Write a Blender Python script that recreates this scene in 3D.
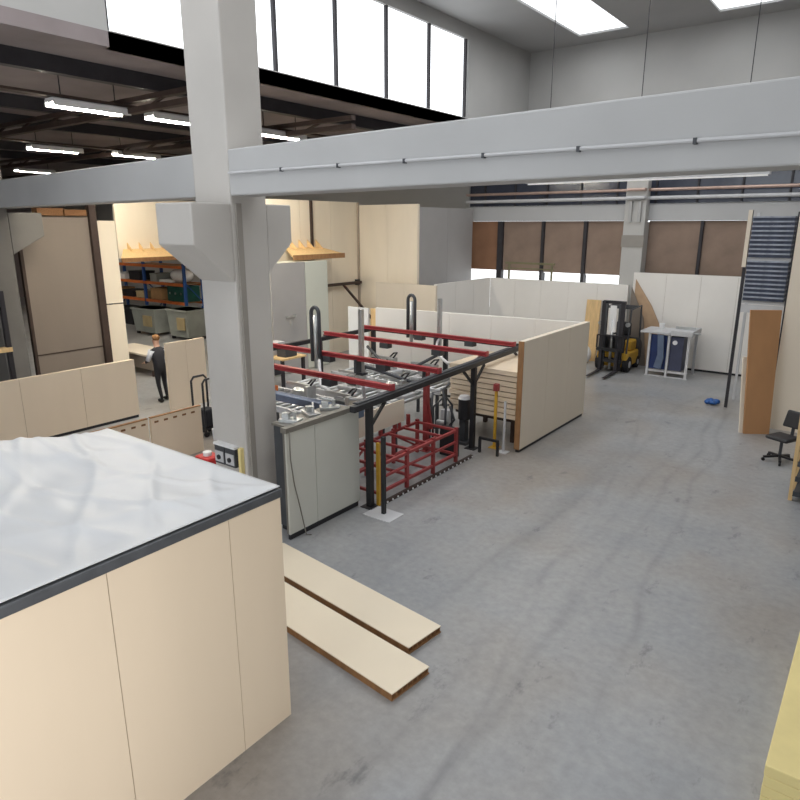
import bpy, bmesh, math, random
from mathutils import Vector, Matrix
random.seed(7)
for o in list(bpy.data.objects):
    bpy.data.objects.remove(o)
SC = bpy.context.scene
COL = SC.collection

# ---------------------------------------------------------------- camera
cd = bpy.data.cameras.new('camera')
cam = bpy.data.objects.new('camera', cd); COL.objects.link(cam)
cam.location = (0, 0, 4.6)
PITCH = math.atan(175/650.)
cam.rotation_euler = (math.pi/2 - PITCH, 0, math.radians(36.9))
cd.sensor_fit = 'HORIZONTAL'; cd.sensor_width = 36.0
cd.lens = 36.0*650/800
cd.clip_end = 200
SC.camera = cam

# ---------------------------------------------------------------- daylight, fill light and exposure
W = bpy.data.worlds.new('overcast_sky'); SC.world = W; W.use_nodes = True
bg = W.node_tree.nodes['Background']
bg.inputs[0].default_value = (0.90, 0.95, 1.0, 1)
bg.inputs[1].default_value = 2.7
SC.view_settings.view_transform = 'Standard'
SC.view_settings.look = 'None'
SC.view_settings.exposure = 0.0
SC.view_settings.gamma = 1.0
SC.view_settings.use_curve_mapping = False

def area_light(name, loc, sx, sy, power, color=(1, 1, 1), rot=(0, 0, 0)):
    l = bpy.data.lights.new(name, 'AREA'); l.shape = 'RECTANGLE'
    l.size = sx; l.size_y = sy; l.energy = power; l.color = color
    o = bpy.data.objects.new(name, l); COL.objects.link(o)
    o.location = loc; o.rotation_euler = rot
    return o
for xx, pw in ((-8.6, 380), (-4.4, 260), (-0.2, 110)):       # daylight coming down through the three roof lights
    area_light('roof_light_daylight', (xx, 10.5, 10.3), 1.5, 22.0, pw, (0.97, 0.985, 1.0))
# added fill light for the foreground box, at an unseen right wall opening
area_light('box_fill_light', (2.15, -1.0, 2.3), 4.0, 5.6, 122, (1.0, 0.97, 0.93), (0, math.radians(90), 0)).data.spread = math.radians(95)

# ---------------------------------------------------------------- materials
def lin(c):
    return tuple(((v/255)/12.92 if v/255 <= 0.04045 else ((v/255+0.055)/1.055)**2.4) for v in c)
MATS = {}
def mat(name, rgb, rough=0.6, metal=0.0, var=0.08, scale=3.0, bump=0.0, bscale=60.0, stretch=(1, 1, 1), emit=None, emit_s=0, spec=0.5, alpha=1.0, trans=0.0):
    m = bpy.data.materials.new(name); m.use_nodes = True
    nt = m.node_tree; N = nt.nodes; L = nt.links
    b = N['Principled BSDF']
    c = lin(rgb)
    b.inputs['Roughness'].default_value = rough
    b.inputs['Metallic'].default_value = metal
    b.inputs['Specular IOR Level'].default_value = spec
    if trans: b.inputs['Transmission Weight'].default_value = trans
    tc = N.new('ShaderNodeTexCoord'); mp = N.new('ShaderNodeMapping')
    mp.inputs['Scale'].default_value = stretch
    L.new(tc.outputs['Object'], mp.inputs['Vector'])
    nz = N.new('ShaderNodeTexNoise'); nz.inputs['Scale'].default_value = scale
    nz.inputs['Detail'].default_value = 5
    L.new(mp.outputs[0], nz.inputs['Vector'])
    rp = N.new('ShaderNodeValToRGB')
    rp.color_ramp.elements[0].position = 0.3; rp.color_ramp.elements[1].position = 0.7
    rp.color_ramp.elements[0].color = (*[max(0, v*(1-var)) for v in c], 1)
    rp.color_ramp.elements[1].color = (*[min(1, v*(1+var)) for v in c], 1)
    L.new(nz.outputs['Fac'], rp.inputs['Fac'])
    L.new(rp.outputs['Color'], b.inputs['Base Color'])
    if bump:
        n2 = N.new('ShaderNodeTexNoise'); n2.inputs['Scale'].default_value = bscale; n2.inputs['Detail'].default_value = 3
        L.new(mp.outputs[0], n2.inputs['Vector'])
        bp = N.new('ShaderNodeBump'); bp.inputs['Strength'].default_value = bump; bp.inputs['Distance'].default_value = 0.02
        L.new(n2.outputs['Fac'], bp.inputs['Height']); L.new(bp.outputs[0], b.inputs['Normal'])
    if emit is not None:
        b.inputs['Emission Color'].default_value = (*emit, 1)
        b.inputs['Emission Strength'].default_value = emit_s
    MATS[name] = m
    return m

def floor_mat():
    m = bpy.data.materials.new('worn_concrete'); m.use_nodes = True
    nt = m.node_tree; N = nt.nodes; L = nt.links; b = N['Principled BSDF']
    geo = N.new('ShaderNodeNewGeometry')
    def noise(scale, detail=6, stretch=None, rough=0.6):
        n = N.new('ShaderNodeTexNoise'); n.inputs['Scale'].default_value = scale; n.inputs['Detail'].default_value = detail
        n.inputs['Roughness'].default_value = rough
        if stretch:
            mp = N.new('ShaderNodeMapping'); mp.inputs['Scale'].default_value = stretch
            L.new(geo.outputs['Position'], mp.inputs['Vector']); L.new(mp.outputs[0], n.inputs['Vector'])
        else: L.new(geo.outputs['Position'], n.inputs['Vector'])
        return n.outputs['Fac']
    def ramp(src, p0, p1, c0=(0, 0, 0, 1), c1=(1, 1, 1, 1)):
        r = N.new('ShaderNodeValToRGB'); r.color_ramp.elements[0].position = p0; r.color_ramp.elements[1].position = p1
        r.color_ramp.elements[0].color = c0; r.color_ramp.elements[1].color = c1
        L.new(src, r.inputs['Fac']); return r.outputs['Color']
    def mix(fac, a, bcol, blend='MIX'):
        x = N.new('ShaderNodeMix'); x.data_type = 'RGBA'; x.blend_type = blend
        if isinstance(fac, float): x.inputs[0].default_value = fac
        else: L.new(fac, x.inputs[0])
        if isinstance(a, tuple): x.inputs[6].default_value = a
        else: L.new(a, x.inputs[6])
        if isinstance(bcol, tuple): x.inputs[7].default_value = bcol
        else: L.new(bcol, x.inputs[7])
        return x.outputs[2]
    def math_(op, a, bb=None, cc=None):
        x = N.new('ShaderNodeMath'); x.operation = op
        for i, v in enumerate((a, bb, cc)):
            if v is None: continue
            if isinstance(v, (int, float)): x.inputs[i].default_value = v
            else: L.new(v, x.inputs[i])
        return x.outputs[0]
    A = (*lin((152, 154, 157)), 1); B = (*lin((168, 167, 166)), 1); BR = (*lin((138, 124, 108)), 1); DK = (*lin((88, 88, 92)), 1)
    col = ramp(noise(0.45), 0.35, 0.65, A, B)
    col = mix(math_('MULTIPLY', ramp(noise(0.22, 3), 0.46, 0.68), 0.7), col, BR)
    fine = ramp(noise(9.0), 0.3, 0.75, (*lin((200, 200, 200)), 1), (1, 1, 1, 1))
    col = mix(0.5, col, fine, 'MULTIPLY')
    # dark scuffs
    sc = ramp(noise(1.6, 8, (1.7, 0.8, 1), 0.7), 0.60, 0.70)
    col = mix(math_('MULTIPLY', sc, 0.6), col, DK)
    # tyre tracks running down the aisle
    sep = N.new('ShaderNodeSeparateXYZ'); L.new(geo.outputs['Position'], sep.inputs[0])
    wob = math_('MULTIPLY', math_('SUBTRACT', noise(0.16, 2), 0.5), 1.6)
    for x0, k, w, s in ((-2.35, -0.04, 0.10, 0.38), (-1.35, -0.085, 0.09, 0.38), (-3.0, -0.02, 0.12, 0.25), (-1.9, -0.16, 0.07, 0.3), (-3.9, 0.0, 0.1, 0.18)):
        d = math_('ABSOLUTE', math_('SUBTRACT', math_('SUBTRACT', math_('ADD', sep.outputs[0], wob), x0), math_('MULTIPLY', sep.outputs[1], k)))
        band = math_('SUBTRACT', 1.0, math_('MINIMUM', math_('DIVIDE', d, w), 1.0))
        brk = ramp(noise(0.9, 5, (1.2, 0.5, 1)), 0.35, 0.65)
        col = mix(math_('MULTIPLY', math_('MULTIPLY', band, brk), s), col, DK)
    L.new(col, b.inputs['Base Color'])
    L.new(math_('MULTIPLY_ADD', noise(1.2), 0.22, 0.22), b.inputs['Roughness'])
    b.inputs['Specular IOR Level'].default_value = 0.45
    bp = N.new('ShaderNodeBump'); bp.inputs['Strength'].default_value = 0.12; bp.inputs['Distance'].default_value = 0.01
    L.new(noise(25, 4), bp.inputs['Height']); L.new(bp.outputs[0], b.inputs['Normal'])
    MATS['floor'] = m
    return m
floor_mat()
mat('concrete', (186, 184, 180), 0.75, var=0.06, scale=1.2, bump=0.08, bscale=30)
mat('concrete_pillar', (190, 186, 181), 0.72, var=0.06, scale=0.8, bump=0.06, bscale=30)
mat('concrete_blue', (182, 182, 182), 0.7, var=0.05, scale=0.8, bump=0.06, bscale=30)
mat('concrete_shaded', (104, 101, 97), 0.8, var=0.1, scale=1.2, bump=0.08, bscale=30)  # darker copy of the pillar concrete, left bay's shade put into the colour
mat('concrete_dark', (150, 145, 138), 0.8, var=0.08, scale=1.5, bump=0.1, bscale=30)
mat('roof_dark', (138, 128, 128), 0.8, var=0.15, scale=0.8)
mat('steel_dark', (52, 50, 54), 0.55, 0.3, var=0.15)
mat('steel_brown', (66, 52, 46), 0.6, 0.2, var=0.15)
mat('wall_grey', (175, 174, 172), 0.8, var=0.05, scale=0.7)
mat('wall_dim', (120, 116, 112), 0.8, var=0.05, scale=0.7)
mat('roof_light', (172, 172, 172), 0.8, var=0.05, scale=0.7)
mat('beige', (218, 200, 176), 0.55, var=0.035, scale=1.2, stretch=(1, 1, 0.2))
mat('beige_pale', (222, 210, 192), 0.55, var=0.03, scale=1.2, stretch=(1, 1, 0.2))
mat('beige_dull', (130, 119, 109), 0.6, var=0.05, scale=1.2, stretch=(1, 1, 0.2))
mat('cream', (238, 226, 206), 0.5, var=0.04, scale=1.4, stretch=(1, 1, 0.25))
mat('cream_white', (236, 232, 226), 0.5, var=0.03, scale=1.0)
mat('grey_panel', (168, 165, 163), 0.55, var=0.05, scale=1.0)
mat('seam', (168, 154, 138), 0.8, var=0.1)
mat('wood_edge', (150, 110, 72), 0.65, var=0.2, scale=12, stretch=(1, 1, 0.3))
mat('wood', (222, 188, 136), 0.6, var=0.12, scale=6, stretch=(3, 3, 0.4))
mat('core_brown', (120, 84, 52), 0.85, var=0.4, scale=40)
mat('board_white', (236, 222, 198), 0.45, var=0.025, scale=1.5)
mat('brown_board', (178, 132, 90), 0.75, var=0.08, scale=2.5, stretch=(1, 1, 0.4))
mat('infill_brown', (138, 118, 104), 0.8, var=0.16, scale=1.6)
mat('infill_rust', (140, 102, 76), 0.8, var=0.16, scale=1.6)
mat('cabinet', (190, 190, 182), 0.45, 0.0, var=0.03, scale=1.5)
mat('cabinet_rim', (120, 116, 108), 0.5, 0.2, var=0.1)
mat('door_pale', (206, 208, 196), 0.45, var=0.03, scale=1.0)
mat('red_paint', (146, 58, 58), 0.45, var=0.14, scale=6)
mat('red_can', (196, 44, 44), 0.4, var=0.1)
mat('red_rail', (160, 56, 60), 0.4, var=0.08, scale=5)
mat('black', (32, 32, 36), 0.5, var=0.2)
mat('rubber', (26, 26, 28), 0.8, var=0.2)
mat('dark_grey', (70, 72, 76), 0.5, 0.2, var=0.12)
mat('silver', (190, 192, 192), 0.35, 0.75, var=0.1, scale=8)
mat('light_grey', (196, 196, 198), 0.5, var=0.05)
mat('tarp', (208, 209, 211), 0.42, var=0.008, scale=2.0)
mat('tarp_edge', (78, 80, 84), 0.5, 0.2, var=0.2, scale=6)
mat('yellow', (200, 156, 50), 0.5, var=0.1)
mat('pale_yellow', (232, 214, 150), 0.6, var=0.06, scale=3)
mat('blue_dark', (30, 48, 96), 0.55, var=0.2)
mat('slab_edge', (150, 156, 168), 0.5, var=0.25, scale=9)
mat('slab_dark', (58, 66, 88), 0.5, var=0.3, scale=6)
mat('slate', (62, 66, 88), 0.5, var=0.15)
mat('blue_rack', (36, 72, 130), 0.5, var=0.15)
mat('blue_steel', (108, 122, 146), 0.4, 0.4, var=0.15)
mat('blue_plastic', (36, 84, 148), 0.4, var=0.35, scale=14)
mat('orange', (196, 104, 48), 0.55, var=0.12)
mat('green_dark', (22, 78, 66), 0.5, var=0.2)
mat('cardboard', (176, 136, 92), 0.8, var=0.1, scale=5)
mat('tan_board', (188, 158, 128), 0.8, var=0.1, scale=3)
mat('tote_grey', (152, 156, 150), 0.6, var=0.08)
mat('tote_tan', (176, 158, 120), 0.6, var=0.08)
mat('white', (232, 232, 232), 0.5, var=0.03)
mat('olive', (120, 116, 86), 0.55, 0.2, var=0.1)
mat('skin', (205, 160, 136), 0.55, var=0.04)
mat('hair', (146, 104, 62), 0.7, var=0.2, scale=30)
mat('cloth_black', (34, 34, 40), 0.85, var=0.2, scale=10)
mat('cloth_white', (220, 222, 228), 0.8, var=0.05, scale=10)
mat('copper', (186, 160, 148), 0.4, 0.5, var=0.1)
mat('tube_lit', (255, 255, 250), 0.5, var=0.0, emit=(1.0, 0.92, 0.77), emit_s=330)
mat('tube_dim', (230, 230, 228), 0.5, var=0.0, emit=(1.0, 0.98, 0.95), emit_s=0.35)
mat('skylight', (235, 240, 245), 0.4, var=0.0, emit=(0.95, 0.98, 1.0), emit_s=1.6)
mat('clerestory', (235, 240, 245), 0.4, var=0.0, emit=(0.95, 0.98, 1.0), emit_s=1.5)
mat('window_dark', (64, 68, 80), 0.15, var=0.1)

# ---------------------------------------------------------------- mesh helpers
class MB:
    def __init__(s): s.bm = bmesh.new()
    def box(s, a, b):
        (x0, y0, z0), (x1, y1, z1) = a, b
        s.hexa([(x0, y0, z0), (x1, y0, z0), (x1, y1, z0), (x0, y1, z0)], [(x0, y0, z1), (x1, y0, z1), (x1, y1, z1), (x0, y1, z1)]); return s
    def hexa(s, lo, hi):
        v = [s.bm.verts.new(p) for p in lo] + [s.bm.verts.new(p) for p in hi]
        for f in ((3, 2, 1, 0), (4, 5, 6, 7), (0, 1, 5, 4), (1, 2, 6, 5), (2, 3, 7, 6), (3, 0, 4, 7)):
            s.bm.faces.new([v[i] for i in f])
        return s
    def prism(s, pts, ext):
        ext = Vector(ext); n = len(pts)
        a = [s.bm.verts.new(p) for p in pts]; b = [s.bm.verts.new(Vector(p)+ext) for p in pts]
        s.bm.faces.new(list(reversed(a))); s.bm.faces.new(b)
        for i in range(n): s.bm.faces.new((a[i], a[(i+1) % n], b[(i+1) % n], b[i]))
        return s
    def bar(s, p, q, w, h, up=(0, 0, 1)):
        p, q = Vector(p), Vector(q); d = (q-p).normalized(); up = Vector(up)
        if abs(d.dot(up)) > 0.98: up = Vector((0, 1, 0))
        r = d.cross(up).normalized(); u = r.cross(d)
        f = lambda c: [c+r*x*w/2+u*z*h/2 for x, z in ((-1, -1), (1, -1), (1, 1), (-1, 1))]
        s.hexa(f(p), f(q)); return s
    def cyl(s, p, q, r1, r2=None, seg=14):
        r2 = r1 if r2 is None else r2
        return s.tube([p, q], [r1, r2], seg)
    def tube(s, pts, r, seg=10, closed=False):
        pts = [Vector(p) for p in pts]; n = len(pts)
        rs = r if isinstance(r, (list, tuple)) else [r]*n
        t0 = (pts[1]-pts[0]).normalized()
        a = t0.orthogonal().normalized(); rings = []
        for i, p in enumerate(pts):
            t = (pts[min(i+1, n-1)]-pts[max(i-1, 0)]).normalized()
            a = (a - t*a.dot(t)).normalized(); b = t.cross(a)
            rings.append([s.bm.verts.new(p+(a*math.cos(2*math.pi*k/seg)+b*math.sin(2*math.pi*k/seg))*rs[i]) for k in range(seg)])
        for i in range(n-1):
            for k in range(seg):
                s.bm.faces.new((rings[i][k], rings[i][(k+1) % seg], rings[i+1][(k+1) % seg], rings[i+1][k]))
        s.bm.faces.new(list(reversed(rings[0]))); s.bm.faces.new(rings[-1])
        return s
    def torus(s, c, R, r, axis='Z', seg=24, rs=8):
        V = []
        for i in range(seg):
            A = 2*math.pi*i/seg; row = []
            for j in range(rs):
                B = 2*math.pi*j/rs
                p = Vector(((R+r*math.cos(B))*math.cos(A), (R+r*math.cos(B))*math.sin(A), r*math.sin(B)))
                if axis == 'X': p = Vector((p.z, p.x, p.y))
                if axis == 'Y': p = Vector((p.x, p.z, p.y))
                row.append(s.bm.verts.new(Vector(c)+p))
            V.append(row)
        for i in range(seg):
            for j in range(rs):
                s.bm.faces.new((V[i][j], V[(i+1) % seg][j], V[(i+1) % seg][(j+1) % rs], V[i][(j+1) % rs]))
        return s
    def ball(s, c, r, sc=(1, 1, 1)):
        M = Matrix.Translation(c) @ Matrix.Diagonal((r*sc[0], r*sc[1], r*sc[2], 1))
        bmesh.ops.create_uvsphere(s.bm, u_segments=16, v_segments=10, radius=1, matrix=M); return s
    def rot(s, ang, c=(0, 0, 0), axis='Z'):
        bmesh.ops.rotate(s.bm, verts=s.bm.verts[:], cent=c, matrix=Matrix.Rotation(ang, 3, axis)); return s

BASE = {}
def obj(name, mb, m, parent=None, bevel=0.0, smooth=False, label=None):
    bm = mb.bm
    bmesh.ops.recalc_face_normals(bm, faces=bm.faces[:])
    me = bpy.data.meshes.new(name); b = Vector(BASE.get(parent.name, (0, 0, 0))) if parent else Vector((0, 0, 0))
    if parent: bmesh.ops.translate(bm, verts=bm.verts[:], vec=-b)
    if smooth:
        for f in bm.faces: f.smooth = True
    bm.to_mesh(me); bm.free()
    o = bpy.data.objects.new(name, me); COL.objects.link(o)
    me.materials.append(MATS[m])
    if parent:
        o.parent = parent
        BASE[o.name] = tuple(b)
    if bevel:
        md = o.modifiers.new('bevel', 'BEVEL'); md.width = bevel; md.segments = 2; md.limit_method = 'ANGLE'; md.angle_limit = math.radians(40)
    if label: o['label'] = label
    return o
def tag(o, label, cat, group=None, kind=None):
    o['label'] = label; o['category'] = cat
    if group: o['group'] = group
    if kind: o['kind'] = kind
    return o
def thing(name, label, cat, base=(0, 0, 0), group=None):
    o = bpy.data.objects.new(name, None); COL.objects.link(o); o.location = base; o.empty_display_size = 0.2
    BASE[o.name] = tuple(base)
    return tag(o, label, cat, group)
def solo(name, mb, m, label, cat, base=None, group=None, bevel=0.0, smooth=False):
    """one-mesh thing; origin put at base"""
    if base is not None: bmesh.ops.translate(mb.bm, verts=mb.bm.verts[:], vec=-Vector(base))
    o = obj(name, mb, m, None, bevel, smooth)
    if base is not None: o.location = base
    return tag(o, label, cat, group)
def struct(name, mb, m, parent=None, bevel=0.0):
    o = obj(name, mb, m, parent, bevel)
    if not parent: o['kind'] = 'structure'
    return o
def kids(o): return [c for c in bpy.data.objects if c.parent == o]
def dup(o, parent=None):
    c = o.copy(); COL.objects.link(c)
    if parent: c.parent = parent
    for k in kids(o): dup(k, c)
    return c
def copy_to(proto, loc, rz=0, label=None, group=None):
    c = dup(proto); c.location = loc; c.rotation_euler = (0, 0, rz)
    if label: c['label'] = label
    if group: c['group'] = group
    return c
B = lambda a, b: MB().box(a, b)

# ================================================================ THE BUILDING
struct('floor', B((-46, -8, -0.2), (8, 24, 0)), 'floor')
# far wall with its long window band
wb = MB()
wb.box((-46, 23.2, 0), (2.5, 23.6, 1.4))
wb.box((-46, 23.2, 1.4), (-14.0, 23.6, 10.6)); wb.box((-2.6, 23.2, 1.4), (2.5, 23.6, 10.6))
wb.box((-14.0, 23.2, 6.2), (-2.6, 23.6, 10.6))
wb.box((-14.0, 23.35, 4.9), (-2.6, 23.6, 5.3))
wb.box((-7.5, 23.2, 1.4), (-2.6, 23.6, 2.9))
struct('wall_back', wb, 'wall_grey')
struct('wall_left', B((-46.3, -8, 0), (-46, 36, 10.6)), 'roof_dark')
struct('trim_1', B((-14.0, 22.95, 4.74), (2.28, 23.19, 5.26)), 'concrete_blue', bevel=0.02)      # pale lintel beam over the boarded band
w1 = struct('window_1', B((-14.0, 23.28, 1.4), (-7.5, 23.31, 2.9)), 'clerestory')
for xx in (-12.43, -10.67, -9.05): obj('window_post', B((xx-0.05, 23.18, 1.4), (xx+0.05, 23.28, 2.86)), 'steel_dark', w1)
w2 = struct('window_2', B((-14.0, 23.3, 5.3), (-2.6, 23.34, 6.2)), 'window_dark')
for k in range(9): obj('window_bar', B((-13.3+k*1.3-0.03, 23.24, 5.3), (-13.3+k*1.3+0.03, 23.3, 6.2)), 'steel_dark', w2)
# brown infill boards between the dark posts
xs = [-13.9, -12.43, -10.67, -9.05, -7.45]
names = ['rust-brown boarded window panel beside the tall grey partition', 'brown boarded window panel above the olive rail stand',
         'brown boarded window panel second to the left of the far pillar', 'brown boarded window panel directly left of the far pillar',
         'brown boarded window panel directly right of the far pillar', 'brown boarded window panel next to the stacked rack']
edges = [(-13.86, -12.55, 2.9), (-12.31, -10.73, 2.9), (-10.61, -9.12, 2.9), (-8.98, -7.62, 2.9), (-6.87, -5.24, 2.9), (-5.14, -3.4, 2.9)]
for i, ((x0, x1, z0), nm) in enumerate(zip(edges, names)):
    solo('infill_board', B((x0, 23.06, z0), (x1, 23.2, 4.735)), 'infill_rust' if i == 0 else 'infill_brown', nm, 'boarded window panel', ((x0+x1)/2, 23.13, z0), 'boarded window panels', bevel=0.01)
for i, (xx, w) in enumerate(((-12.43, 0.11), (-10.67, 0.05), (-9.05, 0.06), (-5.19, 0.045), (-3.36, 0.05))):
    struct('trim_%d' % (i+2), B((xx-w, 22.97, 1.4), (xx+w, 23.18, 4.735)), 'steel_dark')
# far pillar
cp = MB(); cp.box((-7.58, 22.6, 0), (-6.88, 22.95, 6.05)); cp.box((-7.58, 22.95, 0), (-6.88, 23.19, 4.7))
pl = struct('pillar', cp, 'concrete', bevel=0.02)
pl['label'] = 'pale concrete pillar on the far wall behind the forklift'
obj('dark_band', B((-7.6, 22.58, 3.88), (-6.86, 22.6, 4.27)), 'concrete_dark', pl)
obj('pipe_bracket', MB().box((-7.42, 22.5, 4.7), (-7.32, 22.6, 5.35)).box((-7.12, 22.5, 4.7), (-7.02, 22.6, 5.35)), 'wall_grey', pl)

# pillar with corbels that carries the beam
def pillar(name, x0, x1, y0, y1, ztop, label, far, cm='concrete_pillar'):
    m = MB().box((x0, y0, 0), (x1, y1, ztop))
    c = obj(name, m, cm, None, 0.025); c['kind'] = 'structure'; c['label'] = label
    n = MB().prism([(x0, y0-0.68, 4.9), (x0, y0-0.68, 4.33), (x0, y0, 3.78), (x0, y0, 4.9)], (x1-x0, 0, 0))
    obj('corbel', n, cm, c, 0.02)
    n = MB().prism([(x0, y1+far, 4.9), (x0, y1+far, 4.33), (x0, y1, 3.88), (x0, y1, 4.9)], (x1-x0, 0, 0))
    obj('corbel', n, cm, c, 0.02)
    return c
P1 = pillar('pillar', -8.55, -7.73, 6.28, 6.95, 10.4, 'big pale concrete pillar in the left centre, beside the red-railed machine', 0.5)
P2 = pillar('pillar', -18.55, -17.7, 6.95, 7.5, 7.55, 'shadowed concrete pillar at the far left edge', 0.82, 'concrete_shaded')
obj('cable_duct', B((-7.729, 6.34, 0), (-7.69, 6.44, 4.9)), 'concrete_dark', P1)

def beam_y(x): return 6.28 - (0.098 if x < -7.73 else 0.03)*(x+7.73)
def beam(x0, x1, z0=5.0, z1=5.62, d=0.5):
    a = [(x0, beam_y(x0), z0), (x1, beam_y(x1), z0), (x1, beam_y(x1)+d, z0), (x0, beam_y(x0)+d, z0)]
    return MB().hexa(a, [(p[0], p[1], z1) for p in a])
def right_beam():
    lo = [(-7.73, beam_y(-7.73), 5.0), (2.29, beam_y(2.29), 5.06), (2.29, beam_y(2.29)+.5, 5.06), (-7.73, beam_y(-7.73)+.5, 5.0)]
    hi = [(x, y, z+.62+(.03 if x > 0 else 0)) for x, y, z in lo]
    return MB().hexa(lo, hi)
br = struct('beam', right_beam(), 'concrete_blue', bevel=0.02); br['label'] = 'long grey concrete beam crossing the hall right of the big pillar'
bl = struct('beam', beam(-46, -8.55), 'concrete_blue', bevel=0.02); bl['label'] = 'grey concrete beam running left from the big pillar'
cdt = MB()
cz = lambda x: 5.305-0.005*(x+7.7)
cdt.tube([(-7.70, beam_y(-7.70)-0.025, cz(-7.7)), (2.25, beam_y(2.25)-0.025, cz(2.25))], 0.018, 8)
cond = obj('conduit', cdt, 'light_grey', br, label='thin pale conduit')
for k in range(9):
    xx = -6.6+k*1.02
    obj('clip', B((xx-0.015, beam_y(xx)-0.046, cz(xx)-0.028), (xx+0.015, beam_y(xx)-0.001, cz(xx)+0.022)), 'dark_grey', cond)

# low dark roof over the left bay, high roof over the nave
struct('ceiling', B((-46, -8, 7.6), (-11.6, 36, 7.85)), 'roof_dark')
nave = MB()
xcuts = [(-11.6, -9.4), (-7.8, -5.2), (-3.6, -1.0), (0.6, 2.5)]
for a, b in xcuts: nave.box((a, -8, 10.5), (b, 23.6, 10.7))
for a, b in ((-9.4, -7.8), (-5.2, -3.6), (-1.0, 0.6)):
    nave.box((a, -8, 10.5), (b, -1, 10.7)); nave.box((a, 22.2, 10.5), (b, 23.6, 10.7))
struct('ceiling_nave', nave, 'roof_light')
for i, (a, b) in enumerate(((-9.4, -7.8), (-5.2, -3.6), (-1.0, 0.6))):
    struct('window_%d' % (i+3), B((a, -1, 10.56), (b, 22.2, 10.6)), 'skylight')
# clerestory wall between the two roofs
cw = MB(); cw.box((-11.8, -8, 7.85), (-11.6, 7, 10.5)); cw.box((-11.8, 19.0, 7.85), (-11.6, 23.2, 10.5)); cw.box((-11.8, 7, 10.1), (-11.6, 19, 10.5)); cw.box((-11.8, 7, 7.6), (-11.6, 19, 7.87))
struct('wall_clerestory', cw, 'wall_grey')
w6 = struct('window_6', B((-11.74, 7, 7.87), (-11.7, 19, 10.1)), 'clerestory')
for k in range(7): obj('window_bar', B((-11.7, 7.0+k*1.98-0.04, 7.87), (-11.62, 7.0+k*1.98+0.04, 10.1)), 'steel_dark', w6)
# steel purlins under the low roof
for i, xx in enumerate((-13.0, -17.5, -20.5, -27, -30.5)):
    struct('trim_%d' % (i+8), B((xx-0.1, -6, 7.3), (xx+0.1, 23, 7.6)), 'steel_dark')
for i, yy in enumerate((8.9, 13.6, 18.0)):
    t = MB(); t.box((-45, yy-0.08, 6.98), (-11.7, yy+0.08, 7.1)); t.box((-45, yy-0.08, 7.2), (-11.7, yy+0.08, 7.3))
    for k in range(22): t.bar((-45+k*1.5, yy, 7.05), (-45+k*1.5+0.75, yy, 7.25), 0.05, 0.05)
    struct('trim_%d' % (i+13), t, 'steel_brown')
for i, xx in enumerate((-14.3, -22.5)):
    struct('trim_%d' % (i+18), B((xx-0.14, 5, 7.12), (xx+0.14, 22, 7.17)), 'steel_brown')
struct('wall_right', MB().box((2.3, 2.0, 0), (2.5, 23.2, 10.5)).box((2.3, -4.0, 4.6), (2.5, 2.0, 10.5)).box((2.3, -8, 0), (2.5, -4.0, 10.5)), 'wall_dim')  # unseen wall, its near opening added for the fill light
struct('wall_near', B((-3, -8.2, 0), (2.5, -8, 10.5)), 'wall_grey')
struct('wall_front', B((-46, -8.2, 0), (-13.5, -8, 10.5)), 'wall_dim')

# lamps under the low roof
def lamp():
    t = thing('ceiling_lamp', 'fluorescent lamp', 'ceiling lamp')
    obj('housing', B((-0.17, -0.85, 0.04), (0.17, 0.85, 0.13)), 'light_grey', t, 0.01)
    for s in (-0.1, 0.1): obj('tube', MB().cyl((s, -0.8, 0.015), (s, 0.8, 0.015), 0.022), 'tube_lit', t)
    obj('grille', MB().box((-0.19, -0.85, -0.03), (-0.17, 0.85, 0.1)).box((0.17, -0.85, -0.03), (0.19, 0.85, 0.1)), 'white', t)
    for s in (-0.6, 0.6): obj('hanger', MB().cyl((0, s, 0.13), (0, s, 0.62), 0.012, seg=6), 'steel_dark', t)
    return t
lp0 = lamp()
lamps = [((-14.35, 8.05, 6.98), 'bright fluorescent lamp nearest the camera under the dark roof, upper left'),
         ((-14.25, 10.25, 6.98), 'fluorescent lamp cut off by the left edge of the big pillar'),
         ((-14.3, 13.5, 6.98), 'fluorescent lamp seen just right of the big pillar above the beam'),
         ((-22.9, 11.5, 6.98), 'fluorescent lamp in the second row, midway along the left beam'),
         ((-22.5, 14.2, 6.98), 'fluorescent lamp low above the beam, left of the big pillar'),
         ((-32.6, 15.3, 6.98), 'small distant fluorescent lamp at the far left just above the beam')]
for i, (p, lb) in enumerate(lamps):
    c = lp0 if i == 0 else dup(lp0)
    c.location = p; c['label'] = lb; c['group'] = 'fluorescent lamps under the dark roof'

# long strip lamp and pipes under the back of the nave
t = thing('strip_lamp', 'long thin pale strip lamp hanging behind the big beam, above the far wall', 'strip lamp', (-5.2, 16, 5.6))
obj('housing', B((-7.95, 15.93, 5.62), (-2.4, 16.07, 5.7)), 'light_grey', t)
obj('tube', B((-7.9, 15.97, 5.59), (-2.45, 16.03, 5.62)), 'tube_dim', t)
for xx in (-7.4, -5.2, -3.0): obj('hanger', MB().cyl((xx, 16, 5.7), (xx, 16, 10.5), 0.01, seg=6), 'steel_dark', t)
for i, (z, r, m, lb) in enumerate(((5.72, 0.05, 'copper', 'upper copper-toned pipe along the far wall above the pale lintel'), (5.46, 0.06, 'light_grey', 'lower pale pipe along the far wall above the lintel'))):
    p = solo('wall_pipe', MB().tube([(-13.9, 22.86, z), (-7.6, 22.86, z), (-7.5, 22.5, z), (-6.95, 22.5, z), (-6.85, 22.86, z), (2.25, 22.86, z)], r, 10), m, lb, 'pipe', (-13.9, 22.86, z), 'pipes along the far wall')
    for k in range(6):
        xx = -12.8+k*2.1
        obj('pipe_clamp', B((xx+13.9-0.04, 0, -r), (xx+13.9+0.04, 0.36, r)), 'steel_dark', p)

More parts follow.
